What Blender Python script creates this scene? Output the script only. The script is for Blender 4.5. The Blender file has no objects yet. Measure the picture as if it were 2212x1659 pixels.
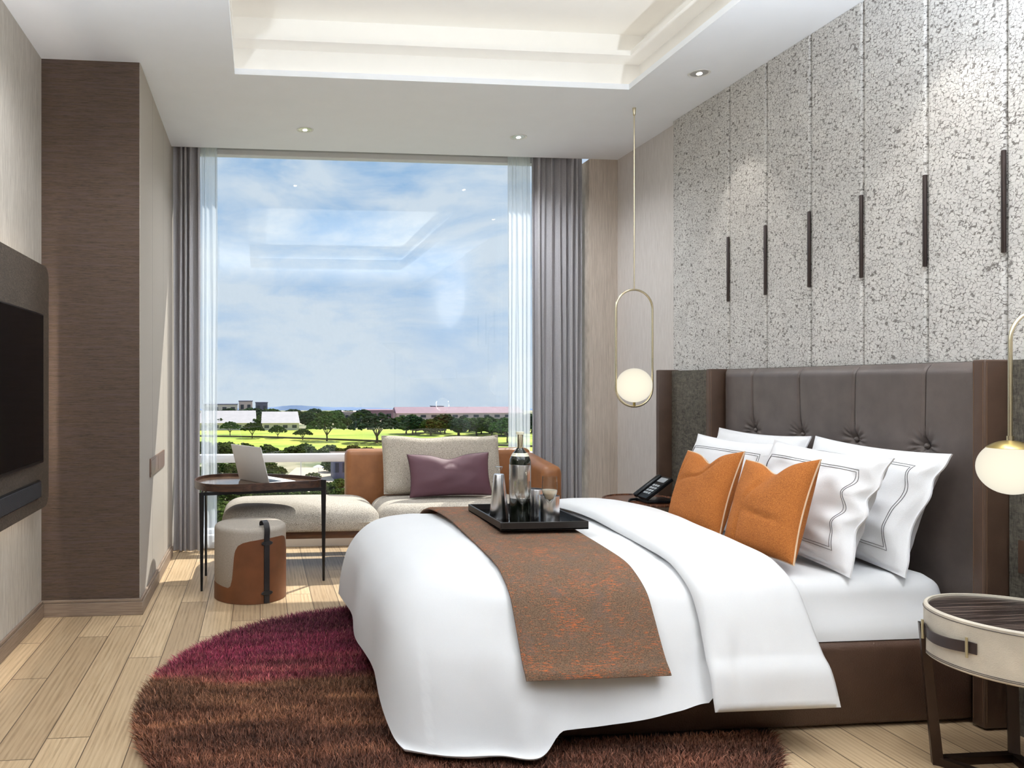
import bpy, bmesh, math, random
import numpy as np
from mathutils import Vector, Matrix, noise as mnoise
R = math.radians
random.seed(7)
sc = bpy.context.scene
col = sc.collection
PI = math.pi

# ------------------------------------------------------------------ camera
F_PX, HC = 1650.0, 1.25
PX, HY = 724.288, 830.0
YAW = R(5.6173)
CY, SY = math.cos(YAW), math.sin(YAW)
cam_d = bpy.data.cameras.new('camera')
cam = bpy.data.objects.new('camera', cam_d)
col.objects.link(cam)
cam.location = (0, 0, HC)
cam.rotation_euler = (R(90), 0, -YAW)
cam_d.sensor_width = 36
cam_d.lens = 36 * F_PX / 2212
cam_d.shift_x = (1106 - PX) / 2212
cam_d.shift_y = (HY - 829.5) / 2212
cam_d.clip_start = 0.05
cam_d.clip_end = 5000
sc.camera = cam

def on_ground(u, v, z):
    """point of the ground plane seen at a photo position (used for the far landscape)"""
    xc, zc = (u - PX) / F_PX, -(v - HY) / F_PX
    t = (z - HC) / zc
    return (t * (xc * CY + SY), t * (-xc * SY + CY))

# ------------------------------------------------------------------ helpers
def srgb(*c):
    o = []
    for x in c:
        x /= 255.0
        o.append(x / 12.92 if x <= 0.04045 else ((x + 0.055) / 1.055) ** 2.4)
    return tuple(o) + (1.0,)

class MB:
    """collects geometry for ONE mesh"""
    def __init__(s):
        s.v, s.f = [], []
    def add(s, vf, M=None):
        v, f = vf
        b = len(s.v)
        if M is not None:
            v = [M @ Vector(p) for p in v]
        s.v += [tuple(p) for p in v]
        s.f += [tuple(b + i for i in q) for q in f]
        return s
    def build(s, name, mat, parent=None, smooth=True, angle=40, loc=None):
        me = bpy.data.meshes.new(name)
        me.from_pydata(s.v, [], s.f)
        bm = bmesh.new(); bm.from_mesh(me)
        bmesh.ops.recalc_face_normals(bm, faces=bm.faces)
        bm.to_mesh(me); bm.free()
        if smooth:
            me.polygons.foreach_set('use_smooth', [True] * len(me.polygons))
            me.set_sharp_from_angle(angle=R(angle))
        me.materials.append(mat)
        o = bpy.data.objects.new(name, me)
        col.objects.link(o)
        if parent is not None:
            o.parent = parent
        if loc is not None:
            o.location = loc
        return o

def tag(o, label, cat, group=None):
    o['label'] = label; o['category'] = cat
    if group: o['group'] = group
    return o
def thing(name, label, cat, loc=(0, 0, 0), rotz=0, group=None):
    o = bpy.data.objects.new(name, None)
    o.empty_display_size = 0.1
    col.objects.link(o)
    o.location = loc; o.rotation_euler = (0, 0, rotz)
    return tag(o, label, cat, group)
def struct(o):
    o['kind'] = 'structure'
    return o
def kids(o): return [c for c in bpy.data.objects if c.parent is o]
def copy_tree(o, parent=None):
    c = o.copy(); col.objects.link(c)
    if parent is not None: c.parent = parent
    for ch in kids(o): copy_tree(ch, c)
    return c

def box(x0, x1, y0, y1, z0, z1):
    v = [(x0,y0,z0),(x1,y0,z0),(x1,y1,z0),(x0,y1,z0),(x0,y0,z1),(x1,y0,z1),(x1,y1,z1),(x0,y1,z1)]
    f = [(0,3,2,1),(4,5,6,7),(0,1,5,4),(1,2,6,5),(2,3,7,6),(3,0,4,7)]
    return v, f
def rbox(x0, x1, y0, y1, z0, z1, r=0.01, seg=3):
    bm = bmesh.new()
    v, f = box(x0, x1, y0, y1, z0, z1)
    vs = [bm.verts.new(p) for p in v]
    for q in f: bm.faces.new([vs[i] for i in q])
    bmesh.ops.bevel(bm, geom=list(bm.edges), offset=r, segments=seg, affect='EDGES', profile=0.5)
    bm.verts.index_update()
    out = [tuple(p.co) for p in bm.verts], [tuple(p.index for p in q.verts) for q in bm.faces]
    bm.free()
    return out
def lathe(prof, n=32, cx=0, cy=0, cz=0):
    """prof: list of (r, z)"""
    v, f, rings = [], [], []
    for r, z in prof:
        if r < 1e-6:
            rings.append([len(v)]); v.append((cx, cy, cz + z))
        else:
            rings.append(list(range(len(v), len(v) + n)))
            for i in range(n):
                a = 2 * PI * i / n
                v.append((cx + r * math.cos(a), cy + r * math.sin(a), cz + z))
    for a, b in zip(rings[:-1], rings[1:]):
        if len(a) == 1 and len(b) == 1: continue
        for i in range(n):
            j = (i + 1) % n
            if len(a) == 1: f.append((a[0], b[j], b[i]))
            elif len(b) == 1: f.append((a[i], a[j], b[0]))
            else: f.append((a[i], a[j], b[j], b[i]))
    return v, f
def tube(pts, r, n=8, closed=False, caps=True):
    P = [Vector(p) for p in pts]
    m = len(P)
    rad = r if isinstance(r, (list, tuple)) else [r] * m
    v, f = [], []
    nrm = None
    for i, p in enumerate(P):
        if closed: t = P[(i + 1) % m] - P[i - 1]
        else: t = P[min(i + 1, m - 1)] - P[max(i - 1, 0)]
        if t.length < 1e-9: t = Vector((0, 0, 1))
        t.normalize()
        if nrm is None:
            up = Vector((0, 0, 1)) if abs(t.z) < 0.9 else Vector((1, 0, 0))
            nrm = t.cross(up).normalized()
        nrm = (nrm - t * nrm.dot(t))
        if nrm.length < 1e-6: nrm = t.orthogonal()
        nrm.normalize()
        bn = t.cross(nrm)
        for k in range(n):
            a = 2 * PI * k / n
            v.append(tuple(p + rad[i] * (math.cos(a) * nrm + math.sin(a) * bn)))
    for i in range(m if closed else m - 1):
        a, b = i * n, ((i + 1) % m) * n
        for k in range(n):
            f.append((a + k, a + (k + 1) % n, b + (k + 1) % n, b + k))
    if caps and not closed:
        f.append(tuple(range(n))[::-1]); f.append(tuple(range((m - 1) * n, m * n)))
    return v, f
def prism(out, z0, z1):
    n = len(out)
    v = [(x, y, z0) for x, y in out] + [(x, y, z1) for x, y in out]
    f = [tuple(range(n))[::-1], tuple(range(n, 2 * n))] + [(i, (i + 1) % n, n + (i + 1) % n, n + i) for i in range(n)]
    return v, f
def grid(fn, nu, nv, closed_u=False):
    v = [tuple(fn(i / nu, j / nv)) for j in range(nv + 1) for i in range(nu + (0 if closed_u else 1))]
    w = nu if closed_u else nu + 1
    f = []
    for j in range(nv):
        for i in range(nu):
            i2 = (i + 1) % w if closed_u else i + 1
            f.append((j * w + i, j * w + i2, (j + 1) * w + i2, (j + 1) * w + i))
    return v, f
def slab(fa, fb, nu, nv):
    """closed shell between two grids fa (top) and fb (bottom) sharing a parameter domain"""
    va, fA = grid(fa, nu, nv); vb, fB = grid(fb, nu, nv)
    b = len(va)
    f = list(fA) + [tuple(b + i for i in q[::-1]) for q in fB]
    w = nu + 1
    loop = [i for i in range(w)] + [j * w + nu for j in range(1, nv + 1)] + [nv * w + i for i in range(nu - 1, -1, -1)] + [j * w for j in range(nv - 1, 0, -1)]
    for k in range(len(loop)):
        a, c = loop[k], loop[(k + 1) % len(loop)]
        f.append((a, b + a, b + c, c))
    return va + vb, f
def catmull(P, n=6, closed=True):
    out = []; m = len(P)
    rng = range(m) if closed else range(m - 1)
    for i in rng:
        if closed: p0, p1, p2, p3 = P[i - 1], P[i], P[(i + 1) % m], P[(i + 2) % m]
        else: p0, p1, p2, p3 = P[max(i - 1, 0)], P[i], P[i + 1], P[min(i + 2, m - 1)]
        for k in range(n):
            t = k / n
            out.append(tuple(0.5 * ((2 * b) + (-a + c) * t + (2 * a - 5 * b + 4 * c - d) * t * t + (-a + 3 * b - 3 * c + d) * t ** 3)
                             for a, b, c, d in zip(p0, p1, p2, p3)))
    if not closed: out.append(tuple(P[-1]))
    return out
def sstep(a, b, x):
    t = min(1, max(0, (x - a) / (b - a)))
    return t * t * (3 - 2 * t)
def lerp(a, b, t): return a + (b - a) * t
def interp(tab, x):
    if x <= tab[0][0]: return tab[0][1:]
    for p, q in zip(tab[:-1], tab[1:]):
        if x <= q[0]:
            t = (x - p[0]) / (q[0] - p[0])
            return tuple(lerp(a, b, t) for a, b in zip(p[1:], q[1:]))
    return tab[-1][1:]
def noise3(x, y, z): return mnoise.noise(Vector((x, y, z)))

# ------------------------------------------------------------------ materials
class Nodes:
    def __init__(s, name):
        s.m = bpy.data.materials.new(name); s.m.use_nodes = True
        s.t = s.m.node_tree; s.t.nodes.clear()
        s.out = s.t.nodes.new('ShaderNodeOutputMaterial')
        s._tc = None
    def n(s, typ, ins=None, **props):
        nd = s.t.nodes.new('ShaderNode' + typ)
        for k, v in props.items(): setattr(nd, k, v)
        for k, v in (ins or {}).items():
            sk = nd.inputs[k]
            if isinstance(v, bpy.types.NodeSocket): s.t.links.new(v, sk)
            elif v is not None: sk.default_value = v
        return nd
    def obj(s):
        if s._tc is None: s._tc = s.t.nodes.new('ShaderNodeTexCoord')
        return s._tc.outputs['Object']
    def map(s, scale=(1, 1, 1), rot=(0, 0, 0), loc=(0, 0, 0), vec=None):
        return s.n('Mapping', {'Vector': vec or s.obj(), 'Scale': scale, 'Rotation': rot, 'Location': loc}).outputs[0]
    def noise(s, scale=(10, 10, 10), detail=3, rough=0.55, dist=0, vec=None, rot=(0, 0, 0)):
        return s.n('TexNoise', {'Vector': s.map(scale, rot, vec=vec), 'Scale': 1.0, 'Detail': detail, 'Roughness': rough, 'Distortion': dist}).outputs['Fac']
    def math(s, op, a, b=None, c=None, clamp=False):
        nd = s.t.nodes.new('ShaderNodeMath'); nd.operation = op; nd.use_clamp = clamp
        for i, v in enumerate((a, b, c)):
            if v is None: continue
            if isinstance(v, bpy.types.NodeSocket): s.t.links.new(v, nd.inputs[i])
            else: nd.inputs[i].default_value = v
        return nd.outputs[0]
    def ramp(s, fac, *stops, interp='LINEAR'):
        nd = s.n('ValToRGB', {'Fac': fac}); cr = nd.color_ramp; cr.interpolation = interp
        cr.elements[0].position, cr.elements[0].color = stops[0]
        cr.elements[1].position, cr.elements[1].color = stops[-1]
        for p, c in stops[1:-1]:
            e = cr.elements.new(p); e.color = c
        return nd.outputs[0]
    def mix(s, fac, a, b, blend='MIX'):
        nd = s.t.nodes.new('ShaderNodeMix'); nd.data_type = 'RGBA'; nd.blend_type = blend
        for k, v in ((0, fac), (6, a), (7, b)):
            if isinstance(v, bpy.types.NodeSocket): s.t.links.new(v, nd.inputs[k])
            else: nd.inputs[k].default_value = v
        return nd.outputs[2]
    def bump(s, h, strength=0.3, dist=0.005):
        return s.n('Bump', {'Height': h, 'Strength': strength, 'Distance': dist}).outputs[0]
    def bsdf(s, base, rough=0.6, metal=0.0, normal=None, **kw):
        ins = {'Base Color': base, 'Roughness': rough, 'Metallic': metal}
        if normal is not None: ins['Normal'] = normal
        for k, v in kw.items(): ins[k.replace('_', ' ')] = v
        b = s.n('BsdfPrincipled', ins)
        s.t.links.new(b.outputs[0], s.out.inputs[0])
        return s.m

def plain(name, c, rough=0.5, metal=0.0, amt=0.06, scale=40, **kw):
    """one colour with a faint procedural unevenness"""
    N = Nodes(name)
    f = N.noise((scale,) * 3, 3)
    c2 = tuple(x * (1 - amt * 2) for x in c[:3]) + (1,)
    return N.bsdf(N.ramp(f, (0.3, c2), (0.7, c)), rough, metal, **kw)

def cloth(name, c, scale=900, amt=0.12, bump=0.25, rough=0.85, big=0.03, **kw):
    N = Nodes(name)
    f = N.noise((scale,) * 3, 2)
    g = N.noise((7, 7, 7), 3)
    lo = tuple(x * (1 - amt) for x in c[:3]) + (1,); hi = tuple(min(1, x * (1 + amt)) for x in c[:3]) + (1,)
    base = N.ramp(f, (0.3, lo), (0.7, hi))
    k = (1 - big,) * 3 + (1,)
    base = N.mix(N.ramp(g, (0.3, (0, 0, 0, 1)), (0.7, (1, 1, 1, 1))), base, N.mix(1.0, base, k, 'MULTIPLY'))
    return N.bsdf(base, rough, 0, N.bump(f, bump, 0.002), **kw)

M = {}
M['ceiling'] = plain('ceiling_paint', srgb(244, 247, 252), 0.85, amt=0.01, scale=6)
M['cove'] = plain('cove_paint', srgb(243, 240, 234), 0.85, amt=0.01, scale=6)
M['white'] = plain('white_paint', srgb(228, 228, 230), 0.45, amt=0.01)

def grasscloth(name, c_lo, c_hi, fine, bump=0.35, fleck=None):
    N = Nodes(name)
    a = N.noise(fine, 4, 0.65)
    b = N.noise(tuple(x * 2.3 for x in fine), 2, 0.6)
    h = N.math('ADD', N.math('MULTIPLY', a, 0.6), N.math('MULTIPLY', b, 0.4))
    base = N.ramp(h, (0.34, c_lo), (0.64, c_hi))
    if fleck:
        w = N.noise(tuple(x * 0.35 for x in fine), 3, 0.7)
        base = N.mix(N.ramp(w, (0.45, (0, 0, 0, 1)), (0.75, (1, 1, 1, 1))), base, fleck)
    return N.bsdf(base, 0.8, 0, N.bump(h, bump, 0.004))
M['wall_left'] = grasscloth('cream_grasscloth', srgb(158, 150, 140), srgb(212, 206, 196), (9, 260, 7))
M['wall_right'] = grasscloth('taupe_grasscloth', srgb(194, 187, 182), srgb(222, 216, 212), (9, 230, 6))
M['wall_strip'] = grasscloth('taupe_grasscloth_end', srgb(172, 160, 149), srgb(212, 200, 188), (260, 9, 5))
M['pier'] = grasscloth('brown_woven_paper', srgb(52, 42, 34), srgb(104, 84, 68), (16, 40, 430), 0.5, srgb(94, 78, 74))

def side_wall():
    N = Nodes('diagonal_woven_paper')
    f = N.noise((260, 260, 900), 3, 0.7, rot=(R(35), 0, 0))
    base = N.ramp(f, (0.33, srgb(140, 132, 122)), (0.66, srgb(205, 196, 186)))
    y = N.n('SeparateXYZ', {'Vector': N.obj()}).outputs[1]
    l1 = N.math('COMPARE', y, 4.72, 0.003); l2 = N.math('COMPARE', y, 5.24, 0.003)
    base = N.mix(N.math('MULTIPLY', N.math('ADD', l1, l2, clamp=True), 0.6), base, srgb(80, 72, 66))
    return N.bsdf(base, 0.8, 0, N.bump(f, 0.35, 0.003))
M['side'] = side_wall()

def crackle():
    N = Nodes('crackled_panel_fabric')
    oi = N.n('ObjectInfo').outputs['Random']
    off = N.n('CombineXYZ', {'X': 0.0, 'Y': N.math('MULTIPLY', oi, 37.0), 'Z': N.math('MULTIPLY', oi, 11.0)}).outputs[0]
    base_v = N.n('VectorMath', {0: N.obj(), 1: off}, operation='ADD').outputs[0]
    nz = N.n('TexNoise', {'Vector': base_v, 'Scale': 34.0, 'Detail': 3.0}).outputs['Color']
    wob = N.n('VectorMath', {0: nz, 'Scale': 0.022}, operation='SCALE').outputs[0]
    v = N.n('VectorMath', {0: base_v, 1: wob}, operation='ADD').outputs[0]
    mp = N.n('Mapping', {'Vector': v, 'Scale': (8, 58, 74), 'Rotation': (R(-17), 0, 0)}).outputs[0]
    v1 = N.n('TexVoronoi', {'Vector': mp, 'Scale': 1.0, 'Randomness': 1.0}, feature='F1', distance='CHEBYCHEV').outputs['Distance']
    v2 = N.n('TexVoronoi', {'Vector': mp, 'Scale': 1.0, 'Randomness': 1.0}, feature='F2', distance='CHEBYCHEV').outputs['Distance']
    e = N.math('SUBTRACT', v2, v1)
    w = N.noise((60, 60, 60), 3, vec=base_v)
    thr = N.math('MULTIPLY', N.n('MapRange', {'Value': w, 'From Min': .40, 'From Max': .56}).outputs[0], .062)
    d = N.math('SUBTRACT', e, thr)
    crack = N.n('MapRange', {'Value': d, 'From Min': -0.012, 'From Max': 0.03, 'To Min': 0.0, 'To Max': 1.0}).outputs[0]
    g = N.noise((14, 14, 14), 3)
    cell = N.ramp(g, (0.3, srgb(200, 197, 194)), (0.7, srgb(216, 213, 209)))
    base = N.mix(crack, srgb(122, 117, 113), cell)
    return N.bsdf(base, 0.75, 0, N.bump(crack, 0.55, 0.004))
M['crackle'] = crackle()

def leather(name, c, rough=0.42, grain=420, bump=0.22, **kw):
    N = Nodes(name)
    v = N.n('TexVoronoi', {'Vector': N.map((grain,) * 3), 'Scale': 1.0}, feature='F1').outputs['Distance']
    g = N.noise((9, 9, 9), 4)
    lo = tuple(x * 0.82 for x in c[:3]) + (1,); hi = tuple(min(1, x * 1.12) for x in c[:3]) + (1,)
    return N.bsdf(N.ramp(g, (0.3, lo), (0.7, hi)), rough, 0, N.bump(v, bump, 0.0015), **kw)
M['head_leather'] = leather('grey_brown_leather', srgb(98, 88, 84), 0.38)
M['wing_leather'] = leather('brown_leather', srgb(82, 62, 50), 0.4)
M['base_leather'] = leather('dark_brown_hide', srgb(84, 62, 50), 0.5, 190, 0.5)
M['tan_leather'] = leather('tan_leather', srgb(150, 98, 60), 0.42, 500, 0.1)
M['stool_leather'] = leather('rust_leather', srgb(112, 67, 40), 0.45, 500, 0.12)
M['black_leather'] = leather('black_leather', srgb(38, 36, 38), 0.4, 500, 0.1)
M['strap_leather'] = leather('dark_strap_leather', srgb(58, 46, 44), 0.45, 500, 0.1)
M['cream_leather'] = leather('cream_hide', srgb(206, 196, 180), 0.55, 260, 0.25)

def dark_texture():
    N = Nodes('dark_ribbed_wallcovering')
    a = N.noise((60, 240, 40), 4, 0.7)
    b = N.noise((20, 26, 60), 4, 0.7, 0.6)
    h = N.math('ADD', N.math('MULTIPLY', a, 0.5), N.math('MULTIPLY', b, 0.5))
    base = N.ramp(h, (0.36, srgb(46, 42, 36)), (0.62, srgb(118, 112, 100)))
    return N.bsdf(base, 0.6, 0, N.bump(h, 0.9, 0.012))
M['dark_tex'] = dark_texture()
def tv_panel_mat():
    N = Nodes('embossed_brown_panel')
    a = N.noise((50, 60, 90), 5, 0.7, 1.2)
    base = N.ramp(a, (0.35, srgb(62, 52, 44)), (0.68, srgb(104, 92, 80)))
    return N.bsdf(base, 0.42, 0, N.bump(a, 0.7, 0.006))
M['tv_panel'] = tv_panel_mat()

def oak_floor():
    N = Nodes('oak_planks')
    sp = N.n('SeparateXYZ', {'Vector': N.obj()})
    x, y = sp.outputs[0], sp.outputs[1]
    W, L = 0.15, 1.247
    xr = N.math('DIVIDE', N.math('ADD', x, 7.5), W)
    row = N.math('FLOOR', xr)
    wn = N.n('TexWhiteNoise', {'W': row}, noise_dimensions='1D').outputs['Value']
    yr = N.math('ADD', N.math('DIVIDE', y, L), N.math('MULTIPLY', wn, 7.0))
    cl = N.math('FLOOR', yr)
    idv = N.n('CombineXYZ', {'X': row, 'Y': cl, 'Z': 0.0}).outputs[0]
    rnd = N.n('TexWhiteNoise', {'Vector': idv}, noise_dimensions='3D')
    r1 = rnd.outputs['Value']
    fx, fy = N.math('FRACT', xr), N.math('FRACT', yr)
    ex = N.math('MINIMUM', fx, N.math('SUBTRACT', 1.0, fx))
    ey = N.math('MINIMUM', fy, N.math('SUBTRACT', 1.0, fy))
    gap = N.math('MINIMUM', N.math('DIVIDE', ex, 0.012), N.math('DIVIDE', ey, 0.0016))
    gap = N.n('MapRange', {'Value': gap, 'From Min': 0.6, 'From Max': 1.4}).outputs[0]
    sh = N.n('VectorMath', {0: N.obj(), 1: N.n('VectorMath', {0: rnd.outputs['Color'], 'Scale': 30.0}, operation='SCALE').outputs[0]}, operation='ADD').outputs[0]
    g1 = N.n('TexNoise', {'Vector': N.n('Mapping', {'Vector': sh, 'Scale': (95, 4, 1)}).outputs[0], 'Scale': 1.0, 'Detail': 4.0, 'Roughness': 0.7}).outputs['Fac']
    wv = N.n('TexWave', {'Vector': N.n('Mapping', {'Vector': sh, 'Scale': (16, 0.9, 1)}).outputs[0], 'Scale': 1.0, 'Distortion': 7.0, 'Detail': 2.0, 'Detail Scale': 0.7}).outputs['Fac']
    g = N.math('ADD', N.math('MULTIPLY', g1, 0.84), N.math('MULTIPLY', wv, 0.16))
    wood = N.ramp(g, (0.22, srgb(160, 136, 106)), (0.5, srgb(202, 177, 144)), (0.82, srgb(222, 201, 170)))
    tint = N.ramp(r1, (0.0, srgb(212, 206, 200)), (1.0, srgb(255, 252, 246)))
    wood = N.mix(1.0, wood, tint, 'MULTIPLY')
    base = N.mix(gap, srgb(84, 66, 48), wood)
    h = N.math('ADD', N.math('MULTIPLY', gap, 1.0), N.math('MULTIPLY', g1, 0.25))
    return N.bsdf(base, 0.42, 0, N.bump(h, 0.35, 0.003))
M['floor'] = oak_floor()

def wood(name, lo, hi, axis_scale, rough=0.35, stripes=None, **kw):
    N = Nodes(name)
    g = N.noise(axis_scale, 4, 0.65, 0.3)
    base = N.ramp(g, (0.34, lo), (0.66, hi))
    if stripes:
        g2 = N.noise(tuple(x * 3 for x in axis_scale), 2, 0.7)
        base = N.mix(N.ramp(g2, (0.52, (0, 0, 0, 1)), (0.66, (1, 1, 1, 1))), base, stripes)
    return N.bsdf(base, rough, 0, N.bump(g, 0.08, 0.002), **kw)
M['skirting'] = wood('taupe_skirting_wood', srgb(124, 106, 92), srgb(152, 134, 118), (6, 6, 160), 0.5)
M['walnut'] = wood('walnut', srgb(62, 38, 24), srgb(108, 68, 44), (5, 90, 90), 0.35)
M['walnut_dark'] = wood('dark_walnut', srgb(42, 28, 22), srgb(86, 58, 44), (8, 60, 60), 0.3)
M['ebony_x'] = wood('striped_ebony', srgb(22, 18, 18), srgb(60, 50, 48), (1.2, 110, 1), 0.25, srgb(132, 116, 106))
M['rosewood'] = wood('striped_rosewood', srgb(40, 24, 18), srgb(110, 66, 44), (60, 6, 3), 0.25, srgb(140, 92, 66))
M['table_top'] = wood('glossy_table_veneer', srgb(66, 50, 40), srgb(112, 90, 74), (6, 50, 6), 0.12)
M['tan_body'] = wood('taupe_drum_wood', srgb(92, 74, 60), srgb(124, 102, 84), (30, 30, 8), 0.4)

def boucle(name, lo, mid, hi, scale=300):
    N = Nodes(name)
    f = N.noise((scale,) * 3, 2, 0.6)
    g = N.noise((6, 6, 6), 2)
    base = N.ramp(f, (0.36, lo), (0.48, mid), (0.66, hi))
    base = N.mix(N.math('MULTIPLY', g, 0.18), base, mid)
    return N.bsdf(base, 0.95, 0, N.bump(f, 0.6, 0.004))
M['boucle'] = boucle('beige_boucle', srgb(118, 108, 98), srgb(178, 168, 154), srgb(214, 205, 190))
M['boucle_seat'] = boucle('beige_seat_boucle', srgb(112, 104, 96), srgb(176, 168, 156), srgb(212, 204, 192))
M['stool_fabric'] = boucle('stool_boucle', srgb(140, 132, 120), srgb(172, 162, 150), srgb(200, 190, 178), 600)
M['linen'] = cloth('white_bed_linen', srgb(217, 217, 218), 700, 0.02, 0.1, 0.9, 0.02)
M['sham'] = cloth('white_pillow_cotton', srgb(230, 230, 232), 420, 0.03, 0.3, 0.9, 0.03)
M['stitch'] = plain('grey_stitching', srgb(96, 94, 96), 0.8)
M['plum'] = cloth('plum_satin', srgb(98, 64, 74), 1200, 0.08, 0.1, 0.62, 0.1)
M['plum_edge'] = plain('dark_plum_cord', srgb(60, 38, 44), 0.7)

def chenille():
    N = Nodes('rust_chenille')
    f = N.noise((230, 230, 800), 3, 0.65)
    base = N.ramp(f, (0.3, srgb(138, 76, 26)), (0.55, srgb(180, 106, 42)), (0.75, srgb(202, 132, 64)))
    return N.bsdf(base, 0.9, 0, N.bump(f, 0.5, 0.004))
M['chenille'] = chenille()
M['cream_cord'] = plain('cream_cord', srgb(214, 184, 152), 0.8)

def runner_mat():
    N = Nodes('brown_flecked_weave')
    weave = N.noise((260, 260, 260), 2, 0.6)
    base = N.ramp(weave, (0.32, srgb(84, 65, 51)), (0.66, srgb(128, 102, 80)))
    fl = N.noise((45, 330, 330), 3, 0.75)
    big = N.noise((9, 9, 9), 3, 0.6)
    m = N.math('ADD', fl, N.math('MULTIPLY', big, 0.32))
    base = N.mix(N.ramp(m, (0.725, (0, 0, 0, 1)), (0.81, (1, 1, 1, 1))), base, srgb(190, 100, 52))
    gr = N.noise((14, 18, 14), 3, 0.7)
    base = N.mix(N.math('MULTIPLY', N.ramp(gr, (0.5, (0, 0, 0, 1)), (0.7, (1, 1, 1, 1))), 0.5), base, srgb(104, 90, 82))
    return N.bsdf(base, 0.95, 0, N.bump(N.math('ADD', weave, fl), 0.5, 0.004))
M['runner'] = runner_mat()

def drape(name, c):
    N = Nodes(name)
    sp = N.noise((900, 900, 260), 1)
    g = N.noise((300, 300, 120), 2)
    base = N.ramp(g, (0.3, tuple(x * 0.85 for x in c[:3]) + (1,)), (0.7, c))
    base = N.mix(N.ramp(sp, (0.70, (0, 0, 0, 1)), (0.76, (1, 1, 1, 1))), base, srgb(70, 66, 70))
    return N.bsdf(base, 0.85, 0, N.bump(g, 0.2, 0.002))
M['drape'] = drape('grey_curtain_fabric', srgb(180, 178, 182))
def sheer():
    N = Nodes('sheer_voile')
    f = N.noise((500, 500, 500), 2)
    c = N.ramp(f, (0.3, srgb(226, 234, 244)), (0.7, srgb(244, 248, 252)))
    d = N.n('BsdfDiffuse', {'Color': c}); t = N.n('BsdfTranslucent', {'Color': c}); tr = N.n('BsdfTransparent')
    m1 = N.n('MixShader', {'Fac': 0.65}); N.t.links.new(d.outputs[0], m1.inputs[1]); N.t.links.new(t.outputs[0], m1.inputs[2])
    m2 = N.n('MixShader', {'Fac': 0.62}); N.t.links.new(tr.outputs[0], m2.inputs[1]); N.t.links.new(m1.outputs[0], m2.inputs[2])
    N.t.links.new(m2.outputs[0], N.out.inputs[0])
    return N.m
M['sheer'] = sheer()
def pane_glass(name='window_glass', tint=(0.97, 0.985, 0.985, 1), ior=1.42):
    N = Nodes(name)
    bf = N.n('NewGeometry').outputs['Backfacing']           # a thin sheet: both faces reflect like the front
    fr = N.n('Fresnel', {'IOR': N.math('ADD', N.math('MULTIPLY', bf, 1 / ior - ior), ior)}).outputs[0]
    tr = N.n('BsdfTransparent', {'Color': tint}); gl = N.n('BsdfGlossy', {'Roughness': 0.0, 'Color': (1, 1, 1, 1)})
    mx = N.n('MixShader', {'Fac': fr}); N.t.links.new(tr.outputs[0], mx.inputs[1]); N.t.links.new(gl.outputs[0], mx.inputs[2])
    N.t.links.new(mx.outputs[0], N.out.inputs[0])
    return N.m
M['pane'] = pane_glass()
def stem():
    N = Nodes('stemware_glass')
    bf = N.n('NewGeometry').outputs['Backfacing']; ior = 1.5
    fr = N.n('Fresnel', {'IOR': N.math('ADD', N.math('MULTIPLY', bf, 1 / ior - ior), ior)}).outputs[0]
    lw = N.n('LayerWeight', {'Blend': .5}).outputs['Facing']
    tr = N.n('BsdfTransparent', {'Color': N.ramp(lw, (0.0, (.95, .955, .95, 1)), (.55, (.88, .89, .88, 1)), (.92, (.36, .38, .37, 1)))})
    gl = N.n('BsdfGlossy', {'Roughness': 0.02, 'Color': (1, 1, 1, 1)})
    mx = N.n('MixShader', {'Fac': fr}); N.t.links.new(tr.outputs[0], mx.inputs[1]); N.t.links.new(gl.outputs[0], mx.inputs[2])
    N.t.links.new(mx.outputs[0], N.out.inputs[0])
    return N.m
M['stemware'] = stem()
M['chrome'] = plain('polished_steel', srgb(226, 226, 228), 0.27, 1.0, amt=0.01)
M['brass'] = plain('pale_brass', srgb(226, 214, 184), 0.25, 1.0, amt=0.02)
M['brass_cap'] = plain('brushed_brass', srgb(196, 174, 112), 0.32, 1.0, amt=0.02)
M['black_metal'] = plain('black_metal', srgb(40, 40, 42), 0.38, 0.6, amt=0.02)
M['bronze'] = plain('dark_bronze', srgb(58, 44, 36), 0.35, 0.6, amt=0.03)
M['rod'] = plain('dark_bronze_rod', srgb(84, 74, 72), 0.32, 0.8, amt=0.02)
M['lacquer'] = plain('black_lacquer', srgb(22, 20, 20), 0.12, amt=0.02)
M['tray'] = plain('black_tray_leather', srgb(34, 30, 28), 0.4, amt=0.05)
M['plastic'] = plain('black_plastic', srgb(20, 20, 22), 0.3, amt=0.02, Specular_IOR_Level=0.3)
M['grey_plastic'] = plain('grey_key_plastic', srgb(168, 172, 176), 0.4, amt=0.02)
M['screen'] = plain('switched_off_screen', srgb(4, 4, 7), 0.1, amt=0.01, Specular_IOR_Level=0.12)
M['alu'] = plain('aluminium', srgb(226, 226, 224), 0.4, 0.1, amt=0.01)
M['bottle'] = plain('dark_green_glass', srgb(26, 30, 22), 0.08, amt=0.01, Coat_Weight=0.5)
M['label_silver'] = plain('silver_label', srgb(206, 204, 202), 0.2, 0.95, amt=0.02)
M['ivory'] = plain('ivory_gloss', srgb(232, 228, 206), 0.2, amt=0.01)
M['wine'] = plain('pale_wine', srgb(236, 226, 204), 0.1, amt=0.01)
M['plate'] = plain('brown_socket_plate', srgb(132, 106, 92), 0.35, 0.3, amt=0.02)
M['gold_trim'] = plain('gold_trim', srgb(196, 184, 150), 0.35, 0.7, amt=0.02)
M['seam'] = plain('dark_seam', srgb(64, 60, 58), 0.7)
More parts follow.
